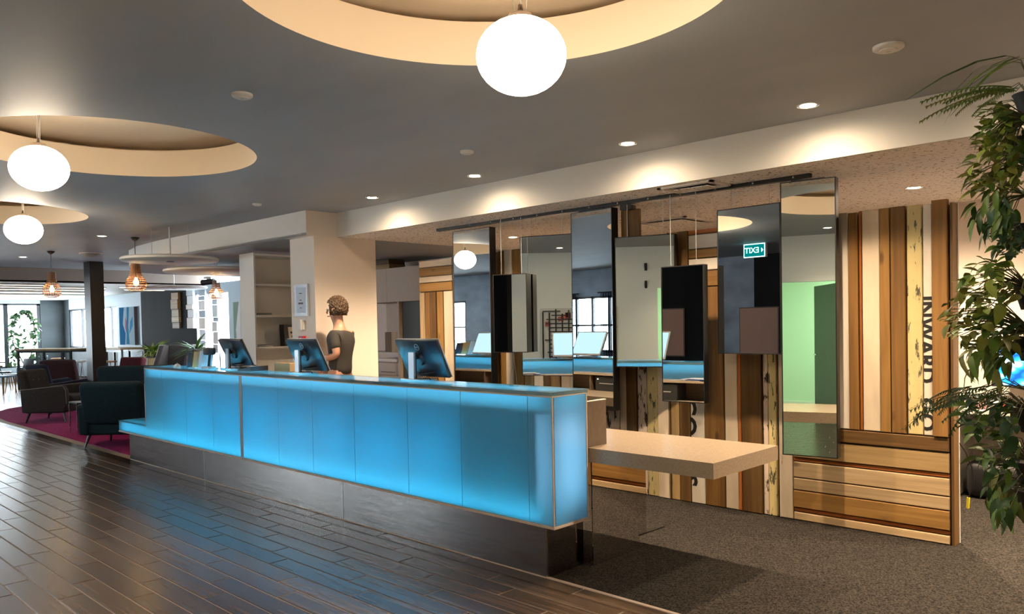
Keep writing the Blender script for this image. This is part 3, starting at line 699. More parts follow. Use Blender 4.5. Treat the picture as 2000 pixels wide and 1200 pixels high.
for x0, x1, k in ((-6.283, -6.15, 'brown'), (-6.148, -6.02, 'tan'), (-6.018, -5.86, 'white'), (-5.858, -5.702, 'brown'), (-5.70, -5.592, 'tan'), (-5.588, -5.498, 'honey'), (-5.495, -5.392, 'white'), (-5.389, -5.255, 'honey'),
                  (-5.252, -5.13, 'tan'), (-5.128, -5.0, 'white'), (-4.998, -4.90, 'dark'), (-4.898, -4.78, 'tan'), (-4.778, -4.67, 'cream'), (-4.668, -4.54, 'cream'), (-4.538, -4.43, 'brown'), (-4.428, -4.30, 'dark'), (-4.298, -4.205, 'mottle'), (-4.202, -4.113, 'mottle'),
                  (-4.111, -4.036, 'cream'), (-4.034, -3.926, 'dark'), (-3.921, -3.829, 'mottle'), (-3.825, -3.716, 'yellow'), (-3.712, -3.605, 'cream'), (-3.602, -3.589, 'dark'), (-3.587, -3.507, 'tan'), (-3.503, -3.406, 'dark')):
    plank(x0, x1, .006, ZT+random.uniform(-.008, .004), k, random.choice((0, 0, .008, .014)))
for z0, z1, k in ((2.178, 2.214, 'orange'), (2.06, 2.174, 'white'), (1.985, 2.056, 'honey'), (1.885, 1.981, 'white'), (1.757, 1.881, 'honey')): plank(-3.403, -2.656, z0, z1, k)
letter_planks = [plank(-3.403, -3.274, .006, 1.753, 'white')+((-3.403, -3.274),)]
for x0, x1, k in ((-3.27, -3.099, 'brown'), (-3.095, -2.985, 'cream'), (-2.983, -2.955, 'orange'), (-2.95, -2.782, 'dark'), (-2.778, -2.736, 'mottle'), (-2.734, -2.667, 'yellow')): plank(x0, x1, .006, 1.753, k, .01 if k in ('brown', 'dark') else 0)
plank(-2.653, -2.546, .006, ZT, 'cream')
zF = .705
for x0, x1, k in ((-2.543, -2.42, 'brown'), (-2.418, -2.29, 'tan'), (-2.288, -2.255, 'cream'), (-2.254, -2.218, 'orange'), (-2.215, -2.132, 'white'), (-2.129, -2.062, 'brown'), (-2.061, -2.041, 'orange'), (-2.039, -1.922, 'cream'), (-1.920, -1.853, 'honey'), (-1.850, -1.756, 'brown'), (-1.752, -1.656, 'yellow')):
    plank(x0, x1, zF, ZT+random.uniform(-.004, .008), k, .012 if k in ('brown', 'honey') else 0)
letter_planks.append(plank(-1.652, -1.595, zF, ZT, 'white')+((-1.652, -1.595),))
plank(-1.593, -1.50, zF, ZT+.02, 'brown', .028)
for z0, z1, k, pr in ((.609, .702, 'dark', .012), (.470, .603, 'tan', .006), (.440, .466, 'orange', -.008), (.321, .437, 'pale', 0), (.229, .317, 'pale', .004), (.099, .226, 'honey', .008), (.068, .095, 'orange', -.008), (.006, .065, 'pale', 0)):
    plank(-2.543 if z1 < .65 else -2.543, -1.50, z0, z1, k, pr)
m_ink = pbr('stencil_ink', (.015, .013, .012), .7)
def stencil(pl, words_z, size, shift):
    o, d, (xa, xb) = pl
    for s, zc in words_z:
        me = text_mesh(s, size, .0012, .03); bm = bmesh.new(); bm.from_mesh(me)
        R = Matrix.Rotation(PI/2, 4, 'X') @ Matrix.Rotation(-PI/2, 4, 'Z')       # lettering reads downwards
        bm.transform(Matrix.Translation((shift, -d-.0005, zc-o.location.z)) @ R)
        w = (xb-xa)/2-.004
        for sgn in (-1, 1):
            bmesh.ops.bisect_plane(bm, geom=bm.verts[:]+bm.edges[:]+bm.faces[:], plane_co=(sgn*w, 0, 0), plane_no=(sgn, 0, 0), clear_outer=True)
        m2 = bpy.data.meshes.new('lettering'); bm.to_mesh(m2); bm.free(); m2.materials.append(m_ink)
        ob('lettering', m2, o)
stencil(letter_planks[1], (('INWARD', 1.335), ('GO', .845)), .140, -.016)
stencil(letter_planks[0], (('GOODS', .50),), .20, -.09)
# ================================================================== HANGING MIRRORS
YM = 5.30
tr = thing('mirror_track', 'thin dark ceiling track that the hanging mirrors slide along', 'track', (0, 0, 0))
BX('rail', m_black, -6.2, -2.28, YM-.022, YM+.022, ZL-.028, ZL-.0005, tr)
for k in range(12): BX('bolt', m_chrome, -5.7+.3*k, -5.688+.3*k, YM-.025, YM-.022, ZL-.02, ZL-.008, tr)
def mirror(xc, w, z0, z1, yaw, label, dy=0., thick=.075, tilt=0., g='hanging mirrors'):
    t = thing('hanging_mirror', label, 'mirror', (xc, YM+dy, z0), yaw, g)
    h = z1-z0; e = .007
    tl = Matrix.Rotation(tilt, 4, 'X')
    MB().box(-w/2, w/2, -.001, thick, 0, h, tl).build('case', m_black, t)
    MB().box(-w/2+e, w/2-e, -.004, -.0012, e, h-e, tl).build('mirror_glass', m_mirror, t)
    fr = MB().box(-w/2, -w/2+e, -.006, -.001, 0, h, tl).box(w/2-e, w/2, -.006, -.001, 0, h, tl).box(-w/2+e, w/2-e, -.006, -.001, 0, e, tl).box(-w/2+e, w/2-e, -.006, -.001, h-e, h, tl)
    fr.build('frame', m_black, t)
    top = ZL-.029-z0
    if top-h > .02:
        for s in (-1, 1): MB().tube([(s*w*.3, thick*.5, h-.005), (s*w*.3, thick*.5, top)], .0025, 6).build('hanger', m_silver, t)
    else: BX('hanger', m_black, -w*.3, w*.3, .01, thick-.01, h-.002, top, t)
    return t
TI = math.radians(-.35)
mirror(-5.712, .535, .55, 2.43, math.radians(.4), 'tall hanging mirror reflecting the far globe, leftmost of the row', tilt=TI)
mirror(-4.985, .335, 1.225, 1.94, math.radians(21), 'small thick hanging mirror overlapping the left side of the mirror with the artwork', dy=-.20, thick=.10, tilt=TI)
mirror(-4.745, .50, 1.006, 2.285, math.radians(22), 'hanging mirror turned to reflect a pale wall with a lattice artwork', dy=.03, tilt=TI)
mirror(-4.20, .465, .741, 2.445, math.radians(-3), 'tall hanging mirror reflecting bright windows and dark plaster wall', tilt=TI)
mirror(-3.675, .50, 1.113, 2.185, math.radians(18), 'hanging mirror turned to reflect a pale wall with coat hooks', dy=.03, tilt=TI)
mirror(-3.22, .36, .867, 1.905, math.radians(3), 'narrow hanging mirror reflecting a dark wall and the counter, lowest on its track', dy=-.14, thick=.06, tilt=TI)
mirror(-2.75, .505, 1.235, 2.31, math.radians(-2), 'wide hanging mirror that reflects the EXIT sign', tilt=TI)
mirror(-2.315, .37, .527, 2.445, math.radians(9.5), 'tall greenish hanging mirror reflecting an open dark door, rightmost of the row', dy=.02, tilt=TI)
t = thing('hanging_board', 'narrow dark timber board hanging from the track between two mirrors', 'board', (-3.86, YM+.10, 1.25))
BX('board', WD('dark', 'v'), -.09, .09, 0, .03, 0, 1.17, t); BX('batten', WD('brown', 'v'), -.055, -.02, -.012, 0, 0, 1.17, t); BX('hanger', m_black, -.05, .05, -.07, .02, 1.165, 1.202, t)
# things hanging on the walls that only the mirrors show
t = thing('lattice_artwork', 'artwork of dark lattice bars with red patches reflected in a mirror', 'artwork', (-4.28, -.945, 1.30))
BX('board', pbr('art_ground', (.55, .58, .55), .7), -.32, .32, 0, .02, -.5, .5, t)
rr = random.Random(3); mb = MB(); m3 = MB()
for k in range(6): x = -.29+.11*k; mb.box(x, x+.025, .02, .032, -.49+rr.random()*.1, .49-rr.random()*.1)
for k in range(14): z = -.47+.07*k; a = -.31+rr.random()*.2; mb.box(a, a+.25+rr.random()*.25, .021, .034, z, z+.018)
for k in range(16): x, z = -.28+rr.random()*.45, -.45+rr.random()*.8; m3.box(x, x+.09, .02, .03, z, z+.08)
mb.build('lattice', m_black, t); m3.build('red_patch', pbr('art_red', (.28, .05, .04), .6), t)
for k, x in enumerate((-3.5, -3.5)):
    t = thing('coat_hook', 'dark coat hook on the pale wall reflected in a mirror, %s one' % ('upper', 'lower')[k], 'hook', (x, -.949, 2.42-.28*k), 0, 'coat hooks')
    BX('plate', m_black, -.02, .02, 0, .012, -.06, .06, t); MB().tube([(0, .01, .02), (0, .08, 0), (0, .09, .05)], .01, 8).build('hook', m_black, t)
t = thing('wall_panel', 'plain brown panel on the dark plaster wall reflected in the mirrors', 'panel', (-7.3, -2.495, 1.35))
BX('board', pbr('copper_panel', (.42, .22, .15), .5), -.38, .38, .012, .02, -.42, .42, t); BX('frame', m_brownlam, -.40, .40, 0, .012, -.44, .44, t)
# ================================================================== BOOKSHELF AND PIER FITTINGS
XS, YSH = -8.90, 4.66
bs = thing('bookshelf', 'tall white open bookshelf standing beside the white pier', 'bookshelf', (0, 0, 0))
BX('side_panel', m_white, XS-.36, XS, YSH, YSH+.022, .004, 2.41, bs); BX('side_panel', m_white, XS-.36, XS, YSH+.90, YSH+.922, .004, 2.41, bs)
BX('back_panel', m_white, XS-.36, XS-.348, YSH+.022, YSH+.90, .004, 2.41, bs)
for z in (2.39, 2.02, 1.635, 1.245, .86, .47, .09): BX('shelf_board', m_white, XS-.348, XS-.002, YSH+.022, YSH+.90, z-.011, z+.011, bs)
for z, lb in ((1.646, 'thin dark leaflets lying on the third bookshelf board'), (1.256, 'thin dark leaflets lying on the fourth bookshelf board')):
    t = thing('leaflet_pile', lb, 'papers', (XS-.12, YSH+.16, z))
    for k in range(4): s = BX('leaflet', m_blackmat if k % 2 else m_paper, -.07, .07, -.10, .10, 0, .006, t); s.location = (random.uniform(-.01, .01), random.uniform(-.01, .01), .007*k)
t = thing('gift_bag', 'black gift bag with a cream printed front on the bookshelf', 'bag', (XS-.15, YSH+.60, 1.2565))
MB().prism([(-.15, 0), (.15, 0), (.16, .27), (-.16, .27)], -.06, .06, Matrix(((0, 0, 1, 0), (1, 0, 0, 0), (0, 1, 0, 0), (0, 0, 0, 1)))).build('bag', m_blackmat, t)
MB().prism([(-.09, .05), (.06, .05), (.08, .13), (.085, .24), (-.11, .24), (-.10, .13)], .061, .066, Matrix(((0, 0, 1, 0), (1, 0, 0, 0), (0, 1, 0, 0), (0, 0, 0, 1)))).build('printed_front', pbr('cream_print', (.75, .62, .45), .6), t)
mb = MB()
for k, (y, z, s) in enumerate(((-.06, .17, .02), (-.02, .18, .015), (.03, .17, .022), (-.05, .12, .016), (0, .11, .02), (.035, .12, .014), (-.02, .075, .018), (.02, .07, .015))): mb.box(.0662, .068, y-s*.8, y+s*.8, z-s*.6, z+s*.6)
mb.build('print_mark', m_ink, t)
yF = 4.609
t = thing('framed_notice', 'silver framed notice with lines of print on the white pier', 'sign', (-7.71, yF-.0005, 1.79))
BX('frame', m_silver, -.135, .135, -.022, 0, -.175, .175, t); BX('sheet', pbr('notice_sheet', (.55, .62, .72), .5), -.10, .10, -.024, -.022, -.14, .14, t)
for z, w in ((.075, .03), (.0, .02), (-.03, .05), (-.04, .05), (-.085, .02)): BX('text_line', m_ink, -w, w, -.0252, -.024, z-.004, z+.004, t)
t = thing('wall_phone', 'white wall mounted intercom handset on the pier below the notice', 'intercom', (-7.715, yF-.0005, 1.515))
MB().rbox(-.045, .045, -.03, 0, -.055, .055, .01).build('base', m_white, t); MB().rbox(.005, .04, -.055, -.028, -.06, .06, .01).build('handset', m_white, t)
t = thing('fire_tag', 'small red call point box on the pier below the intercom', 'call point', (-7.705, yF-.0005, 1.365))
BX('box', pbr('alarm_red', (.45, .015, .03), .4), -.045, .045, -.04, 0, -.03, .03, t); BX('window', m_paper, -.02, .02, -.042, -.04, -.012, .008, t)
# ================================================================== BACK OFFICE, LEFT
m_cab = pbr('cabinet_beige', (.52, .42, .33), .5)
yc = 7.05
def XY(px, py=600, Y=yc): return yp(px, py, Y).x
t = thing('wall_cupboard', 'beige wall cupboard behind the right edge of the white pier', 'cupboard', (0, 0, 0))
BX('carcass', m_cab, -10.2, -8.63, yc+.002, 7.70, 1.835, 2.33, t); BX('door', m_cab, -10.2, -9.42, yc-.018, yc+.001, 1.835, 2.33, t); BX('door', m_cab, -9.416, -8.63, yc-.018, yc+.001, 1.835, 2.33, t)
t = thing('storage_box', 'dark brown carton stacked on a tan carton above the wall cupboard', 'box', (-9.60, 7.2, 2.405)); MB().rbox(-.25, .16, -.1, .2, 0, .068, .004).build('carton', WD('dark', 'h'), t)
t = thing('storage_box', 'tan carton lying on top of the wall cupboard', 'box', (-9.60, 7.2, 2.3305)); MB().rbox(-.25, .17, -.1, .2, 0, .073, .004).build('carton', WD('tan', 'h'), t)
t = thing('tall_cabinet', 'beige open niche cabinet below the wall cupboard', 'cabinet', (0, 0, 0))
BX('back_panel', m_cab, -10.2, -9.17, 7.6, 7.69, 1.10, 1.834, t); BX('side_panel', m_cab, -9.20, -9.16, yc, 7.6, .0045, 1.834, t); BX('shelf_board', m_white, -10.2, -9.201, yc, 7.6, 1.07, 1.09, t)
t = thing('timber_offcuts', 'upright stack of timber samples on the niche shelf', 'timber samples', (-9.40, 7.2, 1.0905))
for k, kd in enumerate(('dark', 'pale', 'brown')): BX('block', WD(kd, 'v'), -.24+.155*k, -.09+.155*k, -.05, .05, 0, .30, t)
t = thing('printer', 'beige office printer under the niche shelf behind the near monitor', 'printer', (-9.46, 7.26, .7405))
MB().rbox(-.3, .24, -.19, .2, .001, .20, .02).build('body', m_cab, t); MB().rbox(-.28, .22, -.20, .18, .201, .255, .015).build('lid', m_white, t); BX('tray_slot', m_blackmat, -.2, .15, -.192, -.189, .05, .06, t)
t = thing('low_cabinet', 'low beige cabinet carrying the office printer', 'cabinet', (-9.46, 7.26, .0045))
BX('carcass', m_blackmat, -.5, .24, -.19, .38, 0, .715, t); BX('top', m_cab, -.5, .245, -.2, .38, .716, .735, t)
t = thing('dark_door', 'dark slate coloured door leaf standing open beside the niche', 'door', (-9.13, 7.1, .006))
BX('leaf', pbr('slate_door', (.045, .055, .055), .5), 0, .47, 0, .04, 0, 1.825, t); BX('handle', m_chrome, .40, .44, -.04, 0, .98, 1.0, t)
t = thing('wall_sticker', 'dark cut-out mark on the pale wall beside the timber partition', 'decoration', (-9.0, 7.695, 1.45))
for z, s in ((.18, .05), (.05, .03), (-.05, .045), (-.3, .04)): MB().lathe([(.002, 0), (s, 0), (s, .004), (.002, .004)], 14, m=Matrix.Translation((.42, 0, z)) @ Matrix.Rotation(PI/2, 4, 'X')).build('mark', m_ink, t)
# ================================================================== BACK OFFICE, RIGHT
t = thing('office_desk', 'white office desk against the back wall behind the hanging plants', 'desk', (0, 0, 0))
BX('top', m_white, -1.92, .9, 7.0, 7.695, .70, .73, t); BX('side_panel', m_white, -1.90, -1.87, 7.05, 7.69, .0045, .70, t); BX('side_panel', m_white, .85, .88, 7.05, 7.69, .0045, .70, t); BX('modesty_panel', m_warmwall, -1.87, .85, 7.6, 7.62, .2, .70, t)
t = thing('computer_screen', 'computer screen with a bright blue picture on the office desk', 'monitor', (-1.40, 7.45, .7305))
BX('foot', m_blackmat, -.1, .1, -.08, .08, 0, .015, t); BX('stand', m_blackmat, -.03, .03, .02, .05, .015, .25, t); BX('case', m_blackmat, -.29, .29, -.015, .03, .16, .50, t)
ms, nt, out = newmat('screen_picture'); em = N(nt, 'ShaderNodeEmission'); em.inputs[1].default_value = 1.6
vo = N(nt, 'ShaderNodeTexVoronoi'); vo.inputs['Scale'].default_value = 1; nt.links.new(coords(nt, (9, 9, 14), False), vo.inputs['Vector'])
nt.links.new(ramp(nt, vo.outputs['Distance'], [(.1, (.75, 1, .95)), (.45, (.03, .35, .9)), (.8, (.01, .08, .3))]), em.inputs[0]); nt.links.new(em.outputs[0], out.inputs[0])
BX('screen', ms, -.275, .275, -.018, -.0155, .175, .485, t)
t = thing('soft_toy', 'small pink and orange object lying on the office desk', 'toy', (-1.62, 7.15, .7305), .3)
MB().rbox(-.14, -.02, -.05, .05, 0, .09, .03).build('body', pbr('pink_felt', (.75, .42, .42), .8), t); MB().rbox(-.02, .06, -.035, .035, .005, .075, .03).build('middle', m_paper, t); MB().rbox(.055, .12, -.035, .035, .005, .075, .03).build('tip', pbr('orange_felt', (.85, .13, .03), .7), t)
t = thing('duffel_bag', 'black bag on the carpet under the office desk', 'bag', (-1.55, 7.25, .0045))
MB().rbox(-.26, .3, -.16, .2, 0, .30, .07).build('body', m_blackmat, t); MB().tube([(-.15, 0, .29), (-.1, 0, .38), (.1, 0, .38), (.15, 0, .29)], .012, 6).build('strap', m_blackmat, t)
t = thing('power_cable', 'black cable with a yellow plug hanging beside the partition end', 'cable', (0, 0, 0))
MB().tube([(-1.473, 5.662, .66), (-1.44, 5.68, .60), (-1.41, 5.70, .50), (-1.40, 5.70, .40), (-1.43, 5.70, .30)], .004, 6).build('lead', m_black, t)
MB().tube([(-1.43, 5.70, .30), (-1.435, 5.70, .23)], .010, 8).build('plug', pbr('plug_yellow', (.7, .6, .03), .5), t)
# ================================================================== PERSON
def skin(name, verts, edges, mat, parent, root=0, sub=2):
    me = bpy.data.meshes.new(name); me.from_pydata([v[0] for v in verts], edges, [])
    o = ob(name, me, None)
    sk = o.modifiers.new('s', 'SKIN'); sk.use_smooth_shade = True
    for i, v in enumerate(verts):
        d = me.skin_vertices[0].data[i]; r = v[1]; d.radius = r if isinstance(r, tuple) else (r, r); d.use_root = (i == root)
    ss = o.modifiers.new('b', 'SUBSURF'); ss.levels = sub; ss.render_levels = sub
    bpy.context.view_layer.update()
    m2 = bpy.data.meshes.new_from_object(o.evaluated_get(bpy.context.evaluated_depsgraph_get()))
    bpy.data.objects.remove(o); m2.name = name
    m2.polygons.foreach_set('use_smooth', [True]*len(m2.polygons)); m2.materials.clear(); m2.materials.append(mat)
    return ob(name, m2, parent)
m_skin = pbr('skin', (.58, .30, .20), .5, var=.08, vscale=(9, 9, 9))
m_tee = pbr('grey_jersey', (.055, .05, .046), .85, bump=.2, bscale=(60, 60, 60))
m_trous = pbr('dark_trousers', (.06, .05, .045), .85)
m_hair = pbr('brown_hair', (.075, .040, .018), .55, var=.6, vscale=(60, 60, 60), bump=1., bscale=(90, 90, 90))
base = yp(664, 690, 4.64)
t = thing('person', 'person in a grey T-shirt walking behind the counter, turned away, forearm raised', 'person', (base.x, 4.64, .005), math.radians(211))
# local frame: +x is the walking direction, +y the person's left
B = [((0, 0, .93), (.09, .11)), ((.0, 0, 1.08), (.095, .125)), ((-.01, 0, 1.25), (.11, .155)), ((-.015, 0, 1.38), (.10, .15)), ((-.005, 0, 1.46), (.062, .07)), ((.012, 0, 1.53), (.052, .054)),
     ((.035, 0, 1.62), (.088, .075)), ((.04, 0, 1.70), (.085, .073)),
     ((-.015, .165, 1.40), .056), ((-.06, .20, 1.19), .042), ((.05, .185, 1.165), .037), ((.185, .15, 1.15), .028), ((.225, .135, 1.15), (.020, .036)),
     ((-.015, -.165, 1.40), .056), ((.02, -.21, 1.15), .042), ((.12, -.18, 1.02), .036), ((.22, -.12, 1.0), .028), ((.26, -.10, 1.0), (.020, .036)),
     ((.03, .09, .86), .09), ((.10, .09, .50), .062), ((.06, .09, .14), .042), ((.09, .09, .05), .035), ((.20, .09, .03), .03),
     ((-.02, -.09, .86), .09), ((-.04, -.09, .50), .062), ((-.16, -.09, .14), .042), ((-.17, -.09, .05), .035), ((-.06, -.09, .03), .03)]
Eg = [(0, 1), (1, 2), (2, 3), (3, 4), (4, 5), (5, 6), (6, 7), (3, 8), (8, 9), (9, 10), (10, 11), (11, 12), (3, 13), (13, 14), (14, 15), (15, 16), (16, 17), (0, 18), (18, 19), (19, 20), (20, 21), (21, 22), (0, 23), (23, 24), (24, 25), (25, 26), (26, 27)]
body = skin('body', B, Eg, m_skin, t)
for sy, hx, hy, hz in ((1, .225, .135, 1.15), (-1, .26, -.10, 1.0)):
    for k in range(4):
        y0 = hy+(-.027+.018*k); L = (.070, .080, .076, .060)[k]
        skin('finger', [((hx+.02, y0, hz+.004), .0095), ((hx+.045, y0, hz+.002), .009), ((hx+.045+L*.5, y0-.002*sy, hz-.014), .0085), ((hx+.03+L*.8, y0-.004*sy, hz-.045), .0075)], [(0, 1), (1, 2), (2, 3)], m_skin, t, 0, 1)
    skin('thumb', [((hx-.005, hy-.028*sy, hz), .011), ((hx+.025, hy-.050*sy, hz-.006), .0105), ((hx+.055, hy-.054*sy, hz-.024), .009)], [(0, 1), (1, 2)], m_skin, t, 0, 1)
skin('t_shirt', [((0, 0, .95), (.135, .165)), ((0, 0, 1.08), (.122, .152)), ((-.01, 0, 1.25), (.125, .172)), ((-.015, 0, 1.385), (.112, .165)), ((-.012, 0, 1.44), (.075, .09)), ((-.015, .17, 1.405), .068), ((-.045, .192, 1.24), .060), ((-.015, -.165, 1.385), .060), ((.005, -.195, 1.24), .058)],
     [(0, 1), (1, 2), (2, 3), (3, 4), (3, 5), (5, 6), (3, 7), (7, 8)], m_tee, t)
skin('trousers', [((0, 0, .97), (.132, .160)), ((0, 0, .90), (.135, .165)), ((.03, .09, .83), .105), ((.10, .09, .50), .078), ((.06, .09, .10), .060), ((-.02, -.09, .83), .105), ((-.04, -.09, .50), .078), ((-.16, -.09, .10), .060)], [(0, 1), (1, 2), (2, 3), (3, 4), (1, 5), (5, 6), (6, 7)], m_trous, t)
skin('shoe', [((.07, .09, .045), .045), ((.15, .09, .038), .042), ((.23, .09, .032), .034)], [(0, 1), (1, 2)], m_blackmat, t); skin('shoe', [((-.18, -.09, .045), .045), ((-.10, -.09, .038), .042), ((-.03, -.09, .032), .034)], [(0, 1), (1, 2)], m_blackmat, t)
hr = MB(); rr = random.Random(5); bm = bmesh.new(); bmesh.ops.create_icosphere(bm, subdivisions=5, radius=1)
for v in list(bm.verts):
    n = v.co.normalized(); k = 1.04+.10*math.sin(19*n.x+3)*math.sin(23*n.y+1)*math.sin(21*n.z+1)+.05*math.sin(41*n.x)*math.sin(37*n.y+2)*math.sin(43*n.z)
    v.co = Vector((n.x*.112*k, n.y*.098*k, n.z*.122*k))
bmesh.ops.delete(bm, geom=[v for v in bm.verts if (v.co.x > .055 and v.co.z < .045) or v.co.z < -.085], context='VERTS')
hr.bm(bm, Matrix.Translation((.018, 0, 1.685)), True); hr.build('hair', m_hair, t)
for sy in (1, -1):
    MB().bm((lambda b: (bmesh.ops.create_uvsphere(b, u_segments=10, v_segments=8, radius=.011), b)[1])(bmesh.new()), Matrix.Translation((.118, .032*sy, 1.665)), True).build('eye', m_paper, t)
    skin('ear', [((.03, .083*sy, 1.64), .012), ((.025, .092*sy, 1.665), .016), ((.025, .09*sy, 1.685), .012)], [(0, 1), (1, 2)], m_skin, t, 0, 1)
skin('nose', [((.12, 0, 1.67), .009), ((.142, 0, 1.635), .014), ((.125, 0, 1.622), .010)], [(0, 1), (1, 2)], m_skin, t, 0, 1)
MB().box(.112, .124, -.024, .024, 1.592, 1.601).build('mouth', pbr('lip', (.42, .14, .11), .5), t)
# ================================================================== HANGING GARDEN AT THE RIGHT
def leaf_mesh(l, w, droop, mat, wav=0.):
    n = 5; vs = []; fs = []
    for i in range(n):
        t = i/(n-1); ww = w*math.sin(PI*(t*.92+.06))**.8*.5*(1.15-.4*t); x = l*t; z = -droop*l*t*t
        vs += [(x, -ww, z+.25*ww), (x, 0, z-.0), (x, ww, z+.25*ww+wav*ww*math.sin(5*t))]
    for i in range(n-1):
        a = 3*i; fs += [(a, a+3, a+4, a+1), (a+1, a+4, a+5, a+2)]
    m = MB().add(vs, fs, True).mesh('leaf', mat); return m
def frond_mesh(l, w, mat, n=20, droop=.35):
    mb = MB(); pts = [(l*k/n, 0, -droop*l*(k/n)**2) for k in range(n+1)]
    mb.tube(pts, .0022, 4, .0008)
    for k in range(1, n):
        t = k/n; s = w*math.sin(PI*min(1, (.15+.85*(1-t))))**.6*(1-t*.55)*.5; x, _, z = pts[k]
        for sg in (-1, 1):
            mb.add([(x-.003, 0, z), (x+.004, sg*s*.5, z-.004), (x+.008, sg*s, z-.012), (x+.010, sg*s*.45, z-.004)], [(0, 1, 2, 3)])
    return mb.mesh('frond', mat)
LV = {}
for k, m in m_leaf.items():
    LV['broad', k] = [leaf_mesh(.049*s, .027*s, d, m) for s, d in ((1, .3), (1.2, .5), (.8, .15))]
    LV['small', k] = [leaf_mesh(.030*s, .019*s, d, m) for s, d in ((1, .2), (1.3, .4))]
    LV['long', k] = [leaf_mesh(.056*s, .021*s, d, m, .2) for s, d in ((1, .5), (1.25, .8))]
    LV['fern', k] = [frond_mesh(.22*s, .055*s, m) for s in (1, .8)]
    LV['blade', k] = [leaf_mesh(.30*s, .012, .7, m) for s in (1, .8)]
DG = 2.55
vp = thing('vertical_planter', 'dark standing plant rack at the right edge holding the hanging plants', 'plant rack', (0, 0, 0))
pp = EYE+ray(2062, 560)*DG
BX('post', m_black, pp.x-.03, pp.x+.03, pp.y-.03, pp.y+.03, .0, 2.36, vp); BX('foot_plate', m_black, pp.x-.22, pp.x+.22, pp.y-.2, pp.y+.2, 0.0, .012, vp)
for py in (185, 270, 440, 560, 660, 800, 905, 960):
    q = EYE+ray(2022, py)*DG
    MB().lathe([(.04, -.075), (.062, .0), (.066, .005), (.06, .004), (.002, .0)], 18, q).build('pot', m_blackmat, vp)
    MB().tube([q, (pp.x, pp.y, q.z)], .008, 6).build('arm', m_black, vp)
rg = random.Random(11)
def plant(kind, cols, base, cen, rad, n, label, name='trailing_plant', lean=None, dj=.16, cat='plant'):
    """base and centre in photograph pixels only to read their bearing; depth is scattered around the rack"""
    b = EYE+ray(*base)*DG
    t = thing(name, label, cat, b, 0, 'plants on the rack')
    st = MB(); part_n = 'frond' if kind == 'fern' else 'leaf'
    if kind not in ('fern', 'blade'): n = int(n*2.3)
    for k in range(n):
        a, r = rg.uniform(0, 2*PI), math.sqrt(rg.random())
        px, py = cen[0]+rad[0]*r*math.cos(a), cen[1]+rad[1]*r*math.sin(a)
        P = EYE+ray(px, py)*(DG+rg.uniform(-dj, dj))
        col = rg.choice(cols); me = rg.choice(LV[kind, col])
        out = (P-b); out.z *= .4
        if out.length < .02: out = Vector((-1, 0, 0))
        yaw = math.atan2(out.y, out.x)+rg.uniform(-1, 1) if kind not in ('fern', 'blade') else math.atan2(-_r.y, -_r.x)+rg.uniform(-.5, .5)
        pit = rg.uniform(-.7, .8) if kind not in ('fern', 'blade') else rg.uniform(-.25, .3)
        if kind == 'long': pit = rg.uniform(.2, 1.4)
        o = ob(part_n, me, t, P-b, (rg.uniform(-.6, .6), pit, yaw))
        if kind in ('fern', 'blade'): o.location = (P-b)*1.0
        s = rg.uniform(.75, 1.25); o.scale = (s, s, s)
        if k % 3 == 0:
            m = (P-b)*.55+Vector((0, 0, .03)); st.tube([(0, 0, 0), m, P-b], .0022, 4, .001)
    st.build('stem', m_stem, t)
plant('blade', ['dark', 'mid'], (2015, 165), (1990, 118), (18, 12), 7, 'thin grassy blades arching at the very top of the plant rack', 'grass_plant')
plant('fern', ['olive', 'mid'], (2010, 190), (1965, 172), (25, 10), 9, 'feathery fern with fronds pointing left near the top of the rack', 'fern')
plant('small', ['olive', 'mid', 'light'], (2010, 230), (1950, 260), (38, 62), 75, 'small leaved trailing plant below the top fern', 'trailing_plant')
plant('broad', ['dark', 'mid'], (2015, 280), (1985, 270), (30, 55), 18, 'dark broad leaved plant by the black pot near the top', 'leafy_plant')
plant('broad', ['mid', 'light', 'olive'], (2010, 330), (1948, 335), (52, 48), 46, 'bright bushy plant in the upper half of the rack', 'leafy_plant')
plant('long', ['mid', 'dark'], (2010, 380), (1945, 408), (42, 42), 22, 'plant with long pointed leaves hanging straight down', 'leafy_plant')
plant('small', ['blue', 'dark', 'mid'], (2010, 470), (1975, 470), (32, 34), 40, 'thin dark trailing plant in the gap at mid height', 'trailing_plant')
plant('broad', ['light', 'olive', 'mid'], (2010, 560), (1940, 560), (58, 52), 46, 'pale green leafy plant level with the lettered plank', 'leafy_plant')
plant('small', ['light', 'olive'], (2010, 640), (1892, 618), (46, 48), 26, 'wispy vine reaching left across the partition end', 'vine')
plant('broad', ['mid', 'dark', 'olive'], (2010, 650), (1945, 652), (58, 46), 50, 'dense mid green plant in the middle of the rack', 'leafy_plant')
plant('long', ['mid', 'olive'], (2010, 690), (1925, 700), (50, 26), 16, 'drooping pointed leaves in front of the computer screen', 'leafy_plant')
plant('fern', ['dark', 'blue'], (2005, 762), (1925, 766), (48, 16), 13, 'dark fern spreading left over the office desk', 'fern')
plant('small', ['dark', 'mid', 'blue'], (2010, 800), (1935, 812), (56, 44), 66, 'small leaved dark plant below the lower fern', 'trailing_plant')
plant('broad', ['mid', 'dark'], (2010, 900), (1962, 890), (42, 46), 28, 'broad leaved plant above the floor at lower right', 'leafy_plant')
plant('long', ['mid', 'dark', 'olive'], (2010, 950), (1965, 960), (38, 46), 22, 'lowest hanging plant with drooping leaves', 'leafy_plant')
